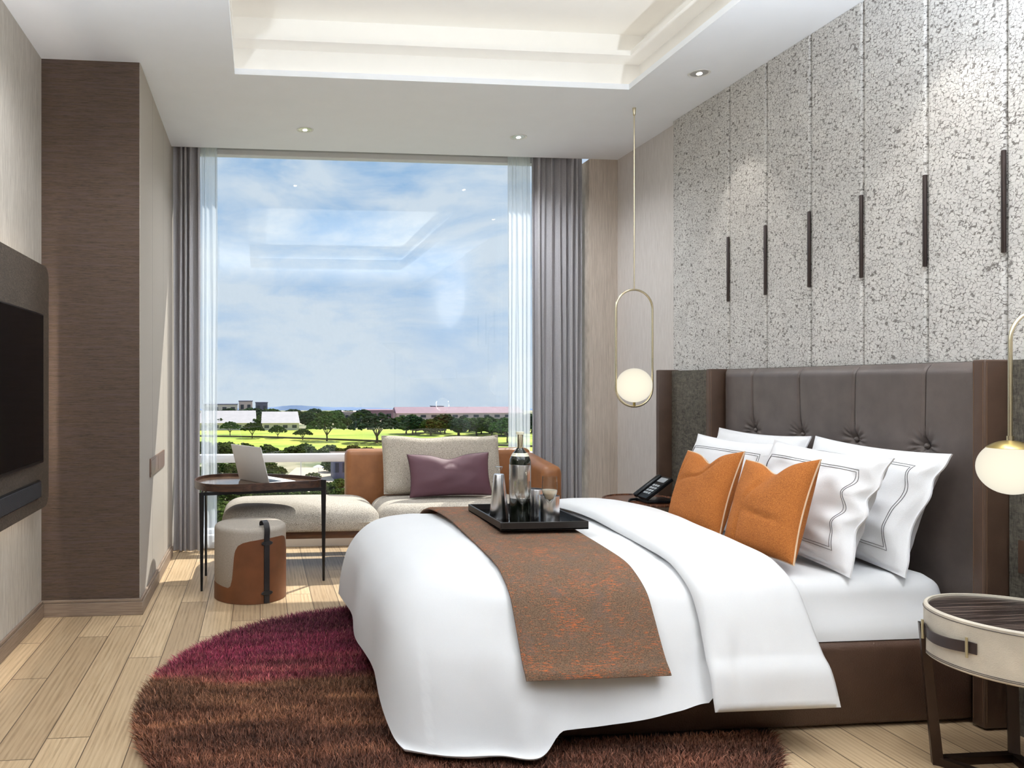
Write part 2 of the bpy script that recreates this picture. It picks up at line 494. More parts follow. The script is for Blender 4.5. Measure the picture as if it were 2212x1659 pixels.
def grille():
    N = Nodes('woven_speaker_cloth')
    sp = N.n('SeparateXYZ', {'Vector': N.obj()})
    a = N.math('SINE', N.math('MULTIPLY', sp.outputs[1], 520.0)); b = N.math('SINE', N.math('MULTIPLY', sp.outputs[2], 520.0))
    h = N.math('MULTIPLY', a, b)
    return N.bsdf(N.ramp(h, (0.2, srgb(28, 28, 32)), (0.8, srgb(74, 74, 80))), 0.6, 0, N.bump(h, 0.5, 0.003))
M['grille'] = grille()
def emit(name, c, strength):
    N = Nodes(name)
    e = N.n('Emission', {'Color': c, 'Strength': strength}); N.t.links.new(e.outputs[0], N.out.inputs[0])
    return N.m
M['led'] = emit('warm_led_strip', (1.0, 0.965, 0.92, 1), 1.5)
M['led2'] = emit('warm_led_strip_backlight', (1.0, 0.88, 0.74, 1), 30)
M['bulb'] = emit('downlight_lamp', (1.0, 0.9, 0.72, 1), 14)
def globe():
    N = Nodes('lit_opal_glass')
    lw = N.n('LayerWeight', {'Blend': 0.35}).outputs['Facing']
    c = N.ramp(lw, (0.0, (1.0, 0.93, 0.74, 1)), (0.75, (0.90, 0.84, 0.70, 1)))
    st = N.n('MapRange', {'Value': lw, 'From Min': 0.0, 'From Max': 0.9, 'To Min': 0.8, 'To Max': 0.66}).outputs[0]
    e = N.n('Emission', {'Color': c, 'Strength': st}); N.t.links.new(e.outputs[0], N.out.inputs[0])
    return N.m
M['globe'] = globe()
def vcol(name, rough=0.9):
    N = Nodes(name)
    a = N.n('VertexColor', layer_name='Col')
    return N.bsdf(a.outputs['Color'], rough)
M['pile'] = vcol('rug_pile_yarn')
M['rug_back'] = plain('rug_backing', srgb(52, 30, 28), 0.95)
# ================================================================== room shell
ZC = 3.0
XL, XS, XR = -1.17, -0.65, 2.775      # left wall, wall beside the window, headboard wall
YP, YC, YW, YB = 4.24, 5.714, 6.0, -1.6

struct(MB().add(box(XL - .2, XR + .2, YB - .2, YW + .1, -.2, 0)).build('floor', M['floor'], smooth=False))
struct(MB().add(box(XL - .2, XL, YB - .2, YW + .1, -.2, 3.6)).build('wall_left', M['wall_left'], smooth=False))
struct(MB().add(box(XL, XS - .004, YP, YW + .1, 0, 3.6)).build('wall_pier', M['pier'], smooth=False))
struct(MB().add(box(XS - .004, XS, YP + .003, YW, 0, 3.6)).build('wall_side', M['side'], smooth=False))
struct(MB().add(box(XR, XR + .2, YB - .2, YW + .1, 0, 3.6)).build('wall_right', M['wall_right'], smooth=False))
struct(MB().add(box(XL, XR, YB - .2, YB, 0, 3.6)).build('wall_back', M['wall_left'], smooth=False))
struct(MB().add(box(2.545, XR, YC, YW + .1, 0, ZC)).build('wall_end', M['wall_strip'], smooth=False))

# ceiling: lower field with a two-step lit coffer
ax0, ax1, ay0, ay1 = -.143, 2.18, 0.2, 4.345
cl = MB()
def ring(mb, x0, x1, y0, y1, X0, X1, Y0, Y1, z0, z1):
    mb.add(box(X0, x0, Y0, Y1, z0, z1)); mb.add(box(x1, X1, Y0, Y1, z0, z1))
    mb.add(box(x0, x1, Y0, y0, z0, z1)); mb.add(box(x0, x1, y1, Y1, z0, z1))
ring(cl, ax0, ax1, ay0, ay1, XL, XR, YB, YC, ZC, ZC + .033)
ceiling = struct(cl.build('ceiling', M['ceiling'], smooth=False))
cv = MB()
g1 = .13
ring(cv, ax0 - g1, ax1 + g1, ay0 - g1, ay1 + g1, XL, XR, YB, YC + .002, ZC + .033, ZC + .205)
ring(cv, ax0 - .005, ax1 + .012, ay0, ay1 + .004, XL, XR, YB, YC + .002, ZC + .205, ZC + .235)
ring(cv, ax0 - .2, ax1 + .2, ay0 - .2, ay1 + .2, XL, XR, YB, YC + .002, ZC + .235, ZC + .42)
cv.add(box(XL, XR, YB, YC + .002, ZC + .42, ZC + .47))
cv.build('coffer', M['cove'], ceiling, smooth=False)
for z, o in ((ZC + .034, .09), (ZC + .236, .15)):
    m = MB()
    ring(m, ax0 - o, ax1 + o, ay0 - o, ay1 + o, ax0 - o - .02, ax1 + o + .02, ay0 - o - .02, ay1 + o + .02, z, z + .008)
    m.build('led_strip', M['led'], ceiling, smooth=False)
# curtain pocket above the window
pk = MB()
pk.add(box(XS, 2.545, YC, YW + .1, 3.24, 3.30)); pk.add(box(XS, 2.545, YW - .02, YW + .1, 3.063, 3.24))
pk.build('curtain_pocket', M['white'], ceiling, smooth=False)

# skirting boards
def skirting(name, x0, x1, y0, y1):
    m = MB(); m.add(box(x0, x1, y0, y1, 0, .078)); return m
m = MB().add(rbox(XL, XL + .018, YB, YP - .018, 0, .072, .002, 1)).add(rbox(XL, XL + .013, YB, YP - .013, .073, .088, .003, 2))
struct(m.build('baseboard_left', M['skirting']))
m = MB().add(rbox(XL + .0005, XS + .018, YP - .018, YP, 0, .072, .002, 1)).add(rbox(XL + .0005, XS + .013, YP - .013, YP, .073, .088, .003, 2))
struct(m.build('baseboard_pier', M['skirting']))
m = MB().add(rbox(XS, XS + .018, YP + .0005, YC - .06, 0, .072, .002, 1)).add(rbox(XS, XS + .013, YP + .0005, YC - .06, .073, .088, .003, 2))
struct(m.build('baseboard_side', M['skirting']))

# window: kerb, frame, transom, panes
win = struct(MB().add(rbox(XS, 2.545, 5.86, YW + .1, 0, .10, .004, 1)).build('window_1', M['white']))
fr = MB()
x0w, x1w = XS, 2.545
fr.add(rbox(x0w, x1w, YW - .06, YW + .02, 3.020, 3.062, .004, 1))
fr.add(rbox(x0w, x0w + .05, YW - .06, YW + .02, .1, 3.020, .004, 1)); fr.add(rbox(x1w - .05, x1w, YW - .06, YW + .02, .1, 3.020, .004, 1))
fr.add(rbox(x0w, x1w, YW - .06, YW + .02, .1, .13, .004, 1))
fr.build('window_frame', M['white'], win)
MB().add(rbox(x0w + .05, x1w - .05, YW - .07, YW + .03, .645, .705, .005, 2)).build('transom', M['white'], win)
for z0, z1 in ((.13, .645), (.705, 3.020)):
    MB().add(box(x0w + .05, x1w - .05, YW - .02, YW - .012, z0, z1)).build('window_pane', M['pane'], win, smooth=False)

# headboard wall: dark wainscot, far pilaster, gold trim
ZH = 1.338
ws = MB()
ws.add(box(2.69, XR, 4.243, 4.775, 0, ZH)); ws.add(box(2.69, XR, YB, 2.505, 0, ZH)); ws.add(box(2.715, XR, 2.505, 4.243, 0, ZH))
wains = struct(ws.build('trim_1', M['dark_tex'], smooth=False))
struct(MB().add(rbox(2.6, XR, 4.776, 4.812, 0, ZH + .006, .006, 2)).build('trim_2', M['wing_leather']))
struct(MB().add(box(XR - .012, XR, 4.853, 4.862, ZH, ZC)).build('trim_3', M['gold_trim'], smooth=False))
MB().add(rbox(2.672, 2.69, 1.2, 2.46, .58, .70, .006, 2)).build('leather_band', M['wing_leather'], wains)

struct(MB().add(box(XR - .004, XR + .001, 1.9, 4.852, ZH + .002, ZC)).build('trim_4', M['seam'], smooth=False))
# upholstered crackle panels and the bronze rods over their joints
ys = [4.851, 4.235, 3.903, 3.57, 3.237, 2.901, 2.565, 2.229, 1.893]
names = ['wide crackled grey wall panel beside the gold trim, farthest from the camera',
         'crackled grey wall panel next to the wide one, above the far side of the headboard',
         'crackled grey wall panel above the headboard seam farthest left, third from the window',
         'crackled grey wall panel in the middle of the headboard wall, fourth from the window',
         'crackled grey wall panel right of the headboard centre, fifth from the window',
         'crackled grey wall panel with the bright scallop of light, sixth from the window',
         'crackled grey wall panel at the right photo edge above the brass arc lamp',
         'crackled grey wall panel nearest the camera, beyond the right photo edge']
for i in range(8):
    ya, yb = ys[i + 1] + .0035, ys[i] - .0035
    h = ZC - ZH - .002; hy = (yb - ya) / 2; yc = (ya + yb) / 2
    def ymap(u):
        c = 2 * u - 1
        return math.copysign(1 - (1 - abs(c)) ** 2.6, c)
    def front(u, v):
        y = ymap(u) * hy; z = lerp(0, h, v)
        e = min(hy - abs(y), z + .01, h - z + .05)
        b = 1 - max(0, 1 - e / .008) ** 2
        return (-.018 - .014 * b, y, z)
    def back(u, v): return (0, ymap(u) * hy, lerp(0, h, v))
    us = 24
    o = MB().add(slab(front, back, us, 60)).build('wall_panel', M['crackle'], angle=60)
    o.location = (XR - .0045, yc, ZH + .001)
    tag(o, names[i], 'wall panel', 'upholstered wall panels above the headboard')
rl = ['short looking bronze rod on the first panel joint from the window',
      'bronze rod on the second panel joint from the window',
      'bronze rod on the third panel joint from the window',
      'bronze rod on the fourth panel joint, above the headboard centre',
      'bronze rod on the fifth panel joint, left of the scallop of light',
      'largest looking bronze rod, on the panel joint nearest the right edge']
r0 = None
for i in range(6):
    if r0 is None:
        o = r0 = MB().add(rbox(-.014, .0, -.007, .007, 0, .38, .004, 2)).build('wall_rod', M['rod'])
    else:
        o = r0.copy(); col.objects.link(o)
    o.location = (2.739, ys[i + 1], 1.735)
    tag(o, rl[i], 'rod', 'bronze rods on the panel joints')

# ================================================================== curtains
def curtain(name, x0, x1, yc, z0, z1, mat, folds, amp, label, cat, seed, parent_hooks=False):
    rnd = random.Random(seed)
    ph = [rnd.uniform(0, 6.28) for _ in range(4)]
    def prof(u, z):
        w = 1 + .12 * math.sin(3 * u * 6.28 + ph[0])
        k = u * folds + .25 * math.sin(u * 6.28 * 1.3 + ph[1])
        a = amp * (.8 + .35 * math.sin(u * 17 + ph[2]))
        s = math.sin(2 * PI * k)
        s = math.copysign(abs(s) ** .75, s)
        y = yc + a * s + .004 * math.sin(z * 2.1 + u * 30)
        x = lerp(x0, x1, u) + a * .45 * math.sin(4 * PI * k) + .003 * math.sin(z * 1.7 + u * 11)
        return x, y
    th = .0025 if mat is not M['sheer'] else .0008
    nu = int(folds * 22)
    def fa(u, v):
        z = lerp(z0, z1, v); x, y = prof(u, z); return (x, y - th, z)
    def fb(u, v):
        z = lerp(z0, z1, v); x, y = prof(u, z); return (x, y + th, z)
    if mat is M['sheer']:
        o = MB().add(grid(fb, nu, 14)).build(name, mat, angle=80)
    else:
        o = MB().add(slab(fa, fb, nu, 14)).build(name, mat, angle=80)
    return tag(o, label, cat)
curtain('curtain', -.628, -.452, 5.79, .012, 3.2, M['drape'], 4.0, .034, 'flecked grey curtain gathered at the left of the window', 'curtain', 3)
curtain('curtain', 2.128, 2.515, 5.79, .012, 3.2, M['drape'], 7.6, .034, 'flecked grey curtain gathered at the right of the window', 'curtain', 8)
curtain('sheer_curtain', -.445, -.325, 5.872 - .04, .104 - .09, 3.2, M['sheer'], 3.2, .012, 'narrow white sheer curtain beside the left grey curtain', 'curtain', 5)
curtain('sheer_curtain', 1.935, 2.105, 5.872 - .04, .104 - .09, 3.2, M['sheer'], 4.5, .012, 'white sheer curtain beside the right grey curtain', 'curtain', 6)

# ================================================================== ceiling downlights
def downlight(x, y, label, z=ZC):
    t = thing('downlight', label, 'downlight', (x, y, z), 0, 'recessed ceiling downlights')
    MB().add(lathe([(.047, -.001), (.058, -.004), (.060, -.0005), (.047, -.0005), (.047, -.001)], 32)).build('trim_ring', M['alu'], t)
    MB().add(lathe([(.0465, -.0015), (.03, -.0035), (0, -.0035)], 32)).build('reflector', M['chrome'], t)
    MB().add(lathe([(.016, -.0036), (.013, -.007), (0, -.0085)], 20)).build('lamp', M['bulb'], t)
    return t
downlight(.307, 5.245, 'small round downlight in the ceiling left of the window centre')
downlight(1.82, 5.254, 'small round downlight in the ceiling near the right curtain')
downlight(2.459, 4.076, 'small round downlight in the ceiling close to the crackled wall panels')
# ================================================================== bed
bed = thing('bed', 'wide bed with tufted grey brown leather headboard and dark brown leather base', 'bed', (0, 0, 0))
BY0, BY1 = 2.575, 4.18
MB().add(rbox(.62, 2.64, BY0, BY1, .006, .31, .03, 4)).build('bed_base', M['base_leather'], bed)
BTN = [3.919, 3.555, 3.211, 2.844]
HX = 2.668
def head_front(u, v):
    y = lerp(2.562, 4.195, u); z = lerp(.30, ZH - .002, v)
    e = min(y - 2.562, 4.195 - y, ZH - .002 - z)
    b = 1 - max(0, 1 - e / .05) ** 2.2
    x = HX + .035 - .035 * b
    for yb in BTN:
        dy = y - yb
        if abs(dy) < .3:
            w = sstep(.985, 1.02, z)
            yy = dy - .012 * math.sin((z - 1.0) * 4.2) * (1 if yb > 3.4 else -1) * .6
            x += w * (.009 * math.exp(-(yy / .0055) ** 2) + .002 * math.exp(-(yy / .03) ** 2))
            dz = z - 1.0; r = math.hypot(dy, dz); a = math.atan2(dz, dy)
            x += .020 * math.exp(-(r / .022) ** 2) + .010 * math.exp(-(r / .06) ** 2)
            wr = math.exp(-((r - .042) / .026) ** 2) * .0035
            x += wr * math.sin(a * 13 + 2.0 * math.sin(a * 3 + yb * 5))
    return (x, y, z)
def head_back(u, v): return (2.714, lerp(2.562, 4.195, u), lerp(.30, ZH - .002, v))
head = MB().add(slab(head_front, head_back, 300, 200)).build('headboard', M['head_leather'], bed, angle=70)
for yb in BTN:
    MB().add(lathe([(.0, .011), (.006, .010), (.0105, .006), (.012, .0)], 20), Matrix.Translation((HX + .022, yb, 1.0)) @ Matrix.Rotation(-PI / 2, 4, 'Y')).build('button', M['head_leather'], head)
for yb in BTN:
    MB().add(tube([(Vector(head_front((yb + .012 * math.sin((z - 1.0) * 4.2) * (1 if yb > 3.4 else -1) * .6 - 2.562) / 1.633, (z - .30) / (ZH - .302))) + Vector((-.001, 0, 0))) for z in [lerp(1.02, ZH - .012, k / 30) for k in range(31)]], .0022, 6)).build('seam', M['strap_leather'], head)
for y0, y1 in ((2.508, 2.5605), (4.1965, 4.24)):
    w = MB().add(rbox(2.597, 2.7145, y0, y1, .006, ZH + .001, .007, 3)).build('headboard_wing', M['wing_leather'], bed)
    st = MB()
    for yy in (y0 + .008, y1 - .008):
        st.add(box(2.5962, 2.5975, yy - .0008, yy + .0008, .03, ZH - .01))
    st.add(box(2.604, 2.6056, y0 - .0008, y0 + .0004, .03, ZH - .01))
    st.build('stitching', plain('tan_stitching', srgb(120, 92, 70), .7), w, smooth=False)

def mattress_mesh():
    bm = bmesh.new()
    x0, x1, y0, y1, z0, z1 = .72, 2.61, 2.648, 4.07, .312, .522
    v, f = box(x0, x1, y0, y1, z0, z1)
    vs = [bm.verts.new(p) for p in v]
    for q in f: bm.faces.new([vs[i] for i in q])
    ed = [e for e in bm.edges if not all(p.co.z < z0 + .01 for p in e.verts)]
    bmesh.ops.bevel(bm, geom=ed, offset=.085, segments=9, affect='EDGES', profile=.5)
    bmesh.ops.subdivide_edges(bm, edges=[e for e in bm.edges if abs(e.verts[0].co.z - e.verts[1].co.z) > .08], cuts=4)
    for p in bm.verts:
        k = min(1, max(0, (.46 - p.co.z) / .148))
        p.co.y += (-.055 if p.co.y < 3.3 else .055) * k * (3 - 2 * k) * k
    bm.verts.index_update()
    out = [tuple(p.co) for p in bm.verts], [tuple(p.index for p in q.verts) for q in bm.faces]
    bm.free(); return out
matt = MB().add(mattress_mesh()).build('mattress', M['linen'])
tag(matt, 'thick mattress under a fitted white sheet on the leather bed base', 'mattress')

# --- drape profiles: arc length -> (outward distance, height)
def arc_table(P):
    P = catmull([tuple(p) for p in P], 8, False)
    out = [(0,) + P[0]]; s = 0
    for a, b in zip(P[:-1], P[1:]):
        s += math.hypot(b[0] - a[0], b[1] - a[1]); out.append((s,) + b)
    return out
TOPZ = .585
near_p = arc_table([(0, .572), (.075, .565), (.15, .547), (.235, .500), (.28, .432), (.318, .364), (.358, .295), (.395, .225), (.43, .15), (.468, .075), (.50, .01), (.53, -.05)])
foot_p = arc_table([(0, .575), (.12, .572), (.21, .560), (.29, .532), (.36, .475), (.405, .40), (.425, .32), (.437, .23), (.445, .14), (.46, .06), (.50, -.02), (.53, -.08)])
CXF, CYN, CYFAR = .86, 2.855, 3.90
def drape_pt(u, v, far=False):
    """fabric point: u past the foot line, v past the side line (metres of cloth)"""
    uu, vv = max(u, 0), max(v, 0)
    L = math.hypot(uu, vv)
    if L < 1e-6: th = 0
    else: th = math.atan2(vv, uu)
    k = sstep(0, PI / 2, th)
    if L > .72: L = .72 + (L - .72) * .45       # rounded corner of the cloth
    d1, z1 = interp(foot_p, L); d2, z2 = interp(near_p, L)
    d, z = lerp(d1, d2, k), lerp(z1, z2, k)
    s = math.sin(2 * th)
    d += .035 * s * s * sstep(.25, .8, L)
    x = CXF - d * math.cos(th) - min(u, 0)
    w = d * math.sin(th) + min(v, 0)
    return x, w, z
def top_crown(x, y):
    return .030 * max(0, 1 - ((y - 3.375) / .55) ** 2) * sstep(.5, 1.0, x)
def duvet_surface(u, v_near, mid=None):
    pass
LU, LV = .715, .70
X_END = 1.60
def duvet_pt(p, q):
    """p 0..1 from the headboard side to the foot hem, q 0..1 from near hem to far hem"""
    u = lerp(-(X_END - CXF), LU, p)
    span = CYFAR - CYN
    t = lerp(-LV, span + LV, q)
    if t < span / 2:
        v = -t; x, w, z = drape_pt(u, v); y = CYN - w
        # corner cloth hangs lower and stands proud up to a fold
    else:
        v = t - span; x, w, z = drape_pt(u, v); y = CYFAR + w
    z += top_crown(x, y) * (1 if abs(y - 3.377) < .55 else 0)
    return x, y, z
def duvet_out(p, q, off=0.0):
    x, y, z = duvet_pt(p, q)
    # hem length modulation on the near side: low corner flap, then a lifted hem
    side = sstep(.42, .12, z)
    if y < 3.37:
        fold = math.exp(-((x - .86) / .06) ** 2)
        rec = sstep(.88, 1.0, x)
        y += side * (.030 * rec - .030 * fold)
        z -= .10 * (1 - rec) * sstep(.34, .12, z) * sstep(.42, .78, x)
        z += .055 * sstep(1.05, 1.5, x) * sstep(.3, .1, z)
        z += (.012 * sstep(1.40, 1.5, x) + .06 * sstep(1.505, 1.55, x)) * sstep(.35, .15, z)
        z = .5 * (z + .046 + math.sqrt((z - .046) ** 2 + .0006))
        # soft vertical undulation
        y += side * .008 * math.sin(x * 17 + 1.2)
    else:
        z -= .09 * (1 - sstep(.88, 1.0, x)) * sstep(.34, .12, z) * sstep(.42, .7, x)
        z = .5 * (z + .05 + math.sqrt((z - .05) ** 2 + .0006))
    # foot drop ripples
    if x < CXF - .3:
        x += .012 * math.sin(y * 9 + .6) * sstep(.5, .2, z)
    wr = noise3(x * 5, y * 5, z * 5) * .006 + noise3(x * 11, y * 14, z * 11) * .0025
    return x, y, z + wr * .6, wr
def duvet_normal(p, q):
    e = .004
    a = Vector(duvet_out(min(1, p + e), q)[:3]) - Vector(duvet_out(max(0, p - e), q)[:3])
    b = Vector(duvet_out(p, min(1, q + e))[:3]) - Vector(duvet_out(p, max(0, q - e))[:3])
    n = a.cross(b)
    n = n.normalized() if n.length > 1e-9 else Vector((0, 0, 1))
    return n
def duvet_mesh():
    nu, nv = 110, 170
    pts = [[None] * (nu + 1) for _ in range(nv + 1)]
    for j in range(nv + 1):
        for i in range(nu + 1):
            p, q = i / nu, j / nv
            x, y, z, wr = duvet_out(p, q)
            n = duvet_normal(p, q)
            pts[j][i] = (Vector((x, y, z)), -n)
    return pts, nu, nv
pts, nu, nv = duvet_mesh()
cen = Vector((1.4, 3.37, .2))
def thick(i, j):
    e = min(i, nu - i + 99 * 0, j, nv - j)
    ee = min(nu - i, j, nv - j)
    return .005 + .014 * (1 - max(0, 1 - ee / 5) ** 2)
va, vb = [], []
for j in range(nv + 1):
    for i in range(nu + 1):
        P, n = pts[j][i]
        t = thick(i, j)
        va.append(tuple(P)); q = P - n * t
        vb.append((q.x, q.y, max(q.z, .028)))
w = nu + 1
faces = []
for j in range(nv):
    for i in range(nu):
        a = j * w + i
        faces.append((a, a + 1, a + w + 1, a + w))
nb = len(va)
faces += [tuple(nb + k for k in f[::-1]) for f in faces]
loop = list(range(w)) + [j * w + nu for j in range(1, nv + 1)] + [nv * w + i for i in range(nu - 1, -1, -1)] + [j * w for j in range(nv - 1, 0, -1)]
for k in range(len(loop)):
    a, c = loop[k], loop[(k + 1) % len(loop)]
    faces.append((a, nb + a, nb + c, c))
mb = MB(); mb.v = va + vb; mb.f = faces
duvet = mb.build('duvet', M['linen'], angle=75)
tag(duvet, 'thick white duvet draped over the bed with its corner reaching the rug', 'duvet')

# --- cross-bed profile used by the fold and the runner (near side down to far side)
side_p = [(2.30, .06), (2.345, .16), (2.385, .225), (2.42, .262), (2.455, .30), (2.495, .364), (2.535, .432), (2.58, .498), (2.66, .545), (2.76, .566), (2.9, .580), (3.1, .594), (3.37, .604),
          (3.62, .602), (3.85, .592), (4.0, .570), (4.10, .535), (4.18, .48), (4.225, .40), (4.26, .32), (4.29, .24)]
near_only = [(2.415, .155), (2.45, .255), (2.488, .301), (2.53, .368), (2.568, .434), (2.615, .500), (2.695, .547), (2.78, .571), (2.96, .586), (3.2, .600), (3.4, .612),
             (3.62, .612), (3.85, .598), (4.0, .572), (4.10, .538), (4.18, .48), (4.225, .40), (4.26, .32)]
sp_tab = arc_table(near_only)
S_TOT = sp_tab[-1][0]
def side_pt(s):
    y, z = interp(sp_tab, s)
    y2, z2 = interp(sp_tab, min(S_TOT, s + .01)); y1, z1 = interp(sp_tab, max(0, s - .01))
    t = Vector((0, y2 - y1, z2 - z1)).normalized()
    n = Vector((0, -t.z, t.y))
    return Vector((0, y, z)), n

# folded-back band of the duvet
def fold_mesh():
    nx, ns = 36, 150
    def pt(u, v, sgn):
        s = lerp(.0, S_TOT - .05, v)
        P, n = side_pt(s)
        low = sstep(.35, 0, s)
        X0 = 1.535 - .03 * low; X1 = 1.945
        c = 2 * u - 1
        X = lerp(X0, X1, u)
        prof = max(0, 1 - abs(c) ** 5) ** .5
        t_top = (.040 + .012 * low) * prof * (1 - .45 * sstep(0, 1, c))
        end = 1 - max(0, 1 - min(v, 1 - v) / .007) ** 2
        lift = .012 + .010 * low * sstep(-1, 1, c)
        if sgn > 0:
            wr = noise3(X * 9, P.y * 6, P.z * 6) * .006 * low + noise3(X * 25, P.y * 8, P.z * 8) * .0015
            crease = .010 * math.exp(-((u - .20 - .05 * math.sin(s * 3)) / .05) ** 2) * low
            hem = lerp(.22, 1, sstep(.02, .34, s))
            calm = sstep(0, .16, s)
            Q = P + n * (lift + .003 + t_top * end * hem + (wr - crease) * calm)
        else:
            Q = P + n * (lift - .010 * prof * (1 - low))
        return (X, Q.y, Q.z)
    return slab(lambda u, v: pt(u, v, 1), lambda u, v: pt(u, v, -1), nx, ns)
MB().add(fold_mesh()).build('turned_back_edge', M['linen'], duvet, angle=75)

# bed runner
def runner_mesh():
    nx, ns = 30, 160
    s0, s1 = .115, S_TOT - .15
    def pt(u, v, off):
        s = lerp(s0, s1, v); P, n = side_pt(s)
        X = lerp(.872, 1.372, u)
        e = min(u, 1 - u) * .5; e2 = min(v, 1 - v) * (s1 - s0)
        r = 1 - max(0, 1 - min(e, e2) / .008) ** 2
        Q = P + n * (.008 + off * (.45 + .55 * r) + .010 * sstep(.5, 0, s) * 1)
        return (X, Q.y, Q.z)
    return slab(lambda u, v: pt(u, v, .012), lambda u, v: pt(u, v, .0), nx, ns)
rn = MB().add(runner_mesh()).build('bed_runner', M['runner'], angle=60)
tag(rn, 'brown woven bed runner with orange flecks across the white duvet', 'bed runner')

# ================================================================== pillows
def cushion(name, w, h, T, mat, label, cat, base, top, udir=Vector((0, -1, 0)), flange=0.0, pinch=.06, chop=0.0, piping=None, border=None,
            wrinkle=0.0, seed=0, group=None, expo=2.4, creases=None):
    base, top = Vector(base), Vector(top)
    V = (top - base).normalized(); U = (udir - V * udir.dot(V)).normalized(); Nn = U.cross(V)
    rnd = random.Random(seed); so = rnd.uniform(0, 50)
    def surf(u, v, sg):
        au, av = abs(u), abs(v)
        fi = 1 - flange
        iu, iv = min(1, au / fi), min(1, av / fi)
        t = (max(0, 1 - iu ** expo) * max(0, 1 - iv ** expo)) ** .5
        x = w / 2 * u * (1 - pinch * (1 - v * v) * au ** 3)
        y = h / 2 * v * (1 - pinch * (1 - u * u) * av ** 3)
        if chop: y -= chop * math.exp(-(u / .34) ** 2) * sstep(-.2, 1, v)
        th = .003 + T / 2 * t
        if chop: th *= 1 - .35 * math.exp(-(u / .3) ** 2) * sstep(.2, 1, v)
        if wrinkle:
            e = sstep(.45, 1.0, u)
            f = math.sin(v * 8.5 + 1.5 * math.sin(v * 3 + so) + so)
            x -= wrinkle * .9 * e * (.5 + .5 * f) * (1 - v * v)
            th += wrinkle * .7 * e * f * (1 - .6 * av) * t ** .3 + wrinkle * .45 * noise3(u * 3 + so, v * 4, sg) * t
            e2 = sstep(.5, 1, -v)
            th += wrinkle * .35 * e2 * math.sin(u * 9 + so) * t ** .5
        else:
            th += T * .05 * noise3(u * 2.2 + so, v * 2.2, sg * 2) * t
        if creases and sg > 0:
            for (p0, p1, dp) in creases:
                a, b = Vector(p0), Vector(p1); d = b - a; q = Vector((u, v)) - a
                k = min(1, max(0, q.dot(d) / d.length_squared))
                dd = (q - d * k).length
                th -= dp * math.exp(-(dd / .045) ** 2) * math.sin(PI * min(1, k * .9 + .1))
        return Vector((x, y + h / 2, 0)) , th
    def world(u, v, sg, extra=0):
        p, th = surf(u, v, sg)
        return (p.x, p.y, sg * (th + extra))
    n = 44
    def mp(k):
        c = 2 * k - 1
        return math.copysign(1 - (1 - abs(c)) ** 1.35, c)
    o = MB().add(slab(lambda a, b: world(mp(a), mp(b), 1), lambda a, b: world(mp(a), mp(b), -1), n, n)).build(name, mat, angle=80)
    o.matrix_basis = Matrix(((U.x, V.x, Nn.x, base.x), (U.y, V.y, Nn.y, base.y), (U.z, V.z, Nn.z, base.z), (0, 0, 0, 1)))
    tag(o, label, cat, group)
    if piping:
        lp = []
        for k in range(160):
            a = 2 * PI * k / 160
            cu, cv = math.cos(a), math.sin(a); s = 1 / max(abs(cu), abs(cv)); p, th = surf(cu * s, cv * s, 1); lp.append((p.x, p.y, 0))
        MB().add(tube(lp, piping[1], 7, True)).build('piping', piping[0], o)
    if border:
        m = MB()
        for bu in border:
            lp = []
            per = [(lerp(-1, 1, k / 40), -1) for k in range(40)] + [(1, lerp(-1, 1, k / 40)) for k in range(40)] + [(lerp(1, -1, k / 40), 1) for k in range(40)] + [(-1, lerp(1, -1, k / 40)) for k in range(40)]
            for cu, cv in per:
                lp.append(world(cu * (1 - bu / (w / 2)), cv * (1 - bu / (h / 2)), 1, .0008))
            m.add(tube(lp, .0011, 5, True))
        m.build('stitched_border', M['stitch'], o)
    return o
G1 = 'white sham pillows against the headboard'
cushion('pillow', .73, .50, .15, M['sham'], 'white pillow at the back left, leaning on the headboard under the first button', 'pillow', (2.45, 3.745, .527), (2.60, 3.745, 1.0), flange=.045, pinch=.07, expo=3.2, border=(.075, .085), wrinkle=.012, seed=1, group=G1)
cushion('pillow', .72, .50, .15, M['sham'], 'white wrinkled pillow at the back right, leaning on the headboard', 'pillow', (2.42, 3.01, .530), (2.60, 2.995, 1.0), flange=.045, pinch=.07, expo=3.2, border=(.075, .085), wrinkle=.030, seed=2, group=G1)
cushion('pillow', .70, .48, .14, M['sham'], 'white pillow in front on the left, behind the left orange cushion', 'pillow', (2.235, 3.635, .527), (2.40, 3.635, .98), flange=.045, pinch=.07, expo=3.2, border=(.075, .085), wrinkle=.012, seed=3, group=G1)
cushion('pillow', .68, .48, .15, M['sham'], 'white wrinkled pillow in front on the right, behind the right orange cushion', 'pillow', (2.205, 3.00, .532), (2.37, 2.985, .98), flange=.045, pinch=.07, expo=3.2, border=(.075, .085), wrinkle=.034, seed=4, group=G1)
G2 = 'rust orange square cushions on the bed'
cushion('cushion', .43, .42, .13, M['chenille'], 'rust orange square cushion with cream piping, left one of the two', 'cushion', (1.99, 3.375, .541), (2.12, 3.405, .90), pinch=.10, chop=.045, piping=(M['cream_cord'], .0035), seed=5, group=G2,
        creases=[((-.72, .15), (.7, .8), .012), ((-.75, -.05), (-.9, -.8), .010), ((-.74, .2), (-.62, .85), .010)])
cushion('cushion', .43, .42, .13, M['chenille'], 'rust orange square cushion with cream piping, right one, nearest the camera', 'cushion', (1.99, 2.905, .547), (2.12, 2.945, .90), pinch=.10, chop=.045, piping=(M['cream_cord'], .0035), seed=6, group=G2,
        creases=[((-.35, -.1), (.75, -.3), .012), ((-.4, -.2), (-.5, -.95), .012), ((-.3, .1), (-.05, .75), .012)])

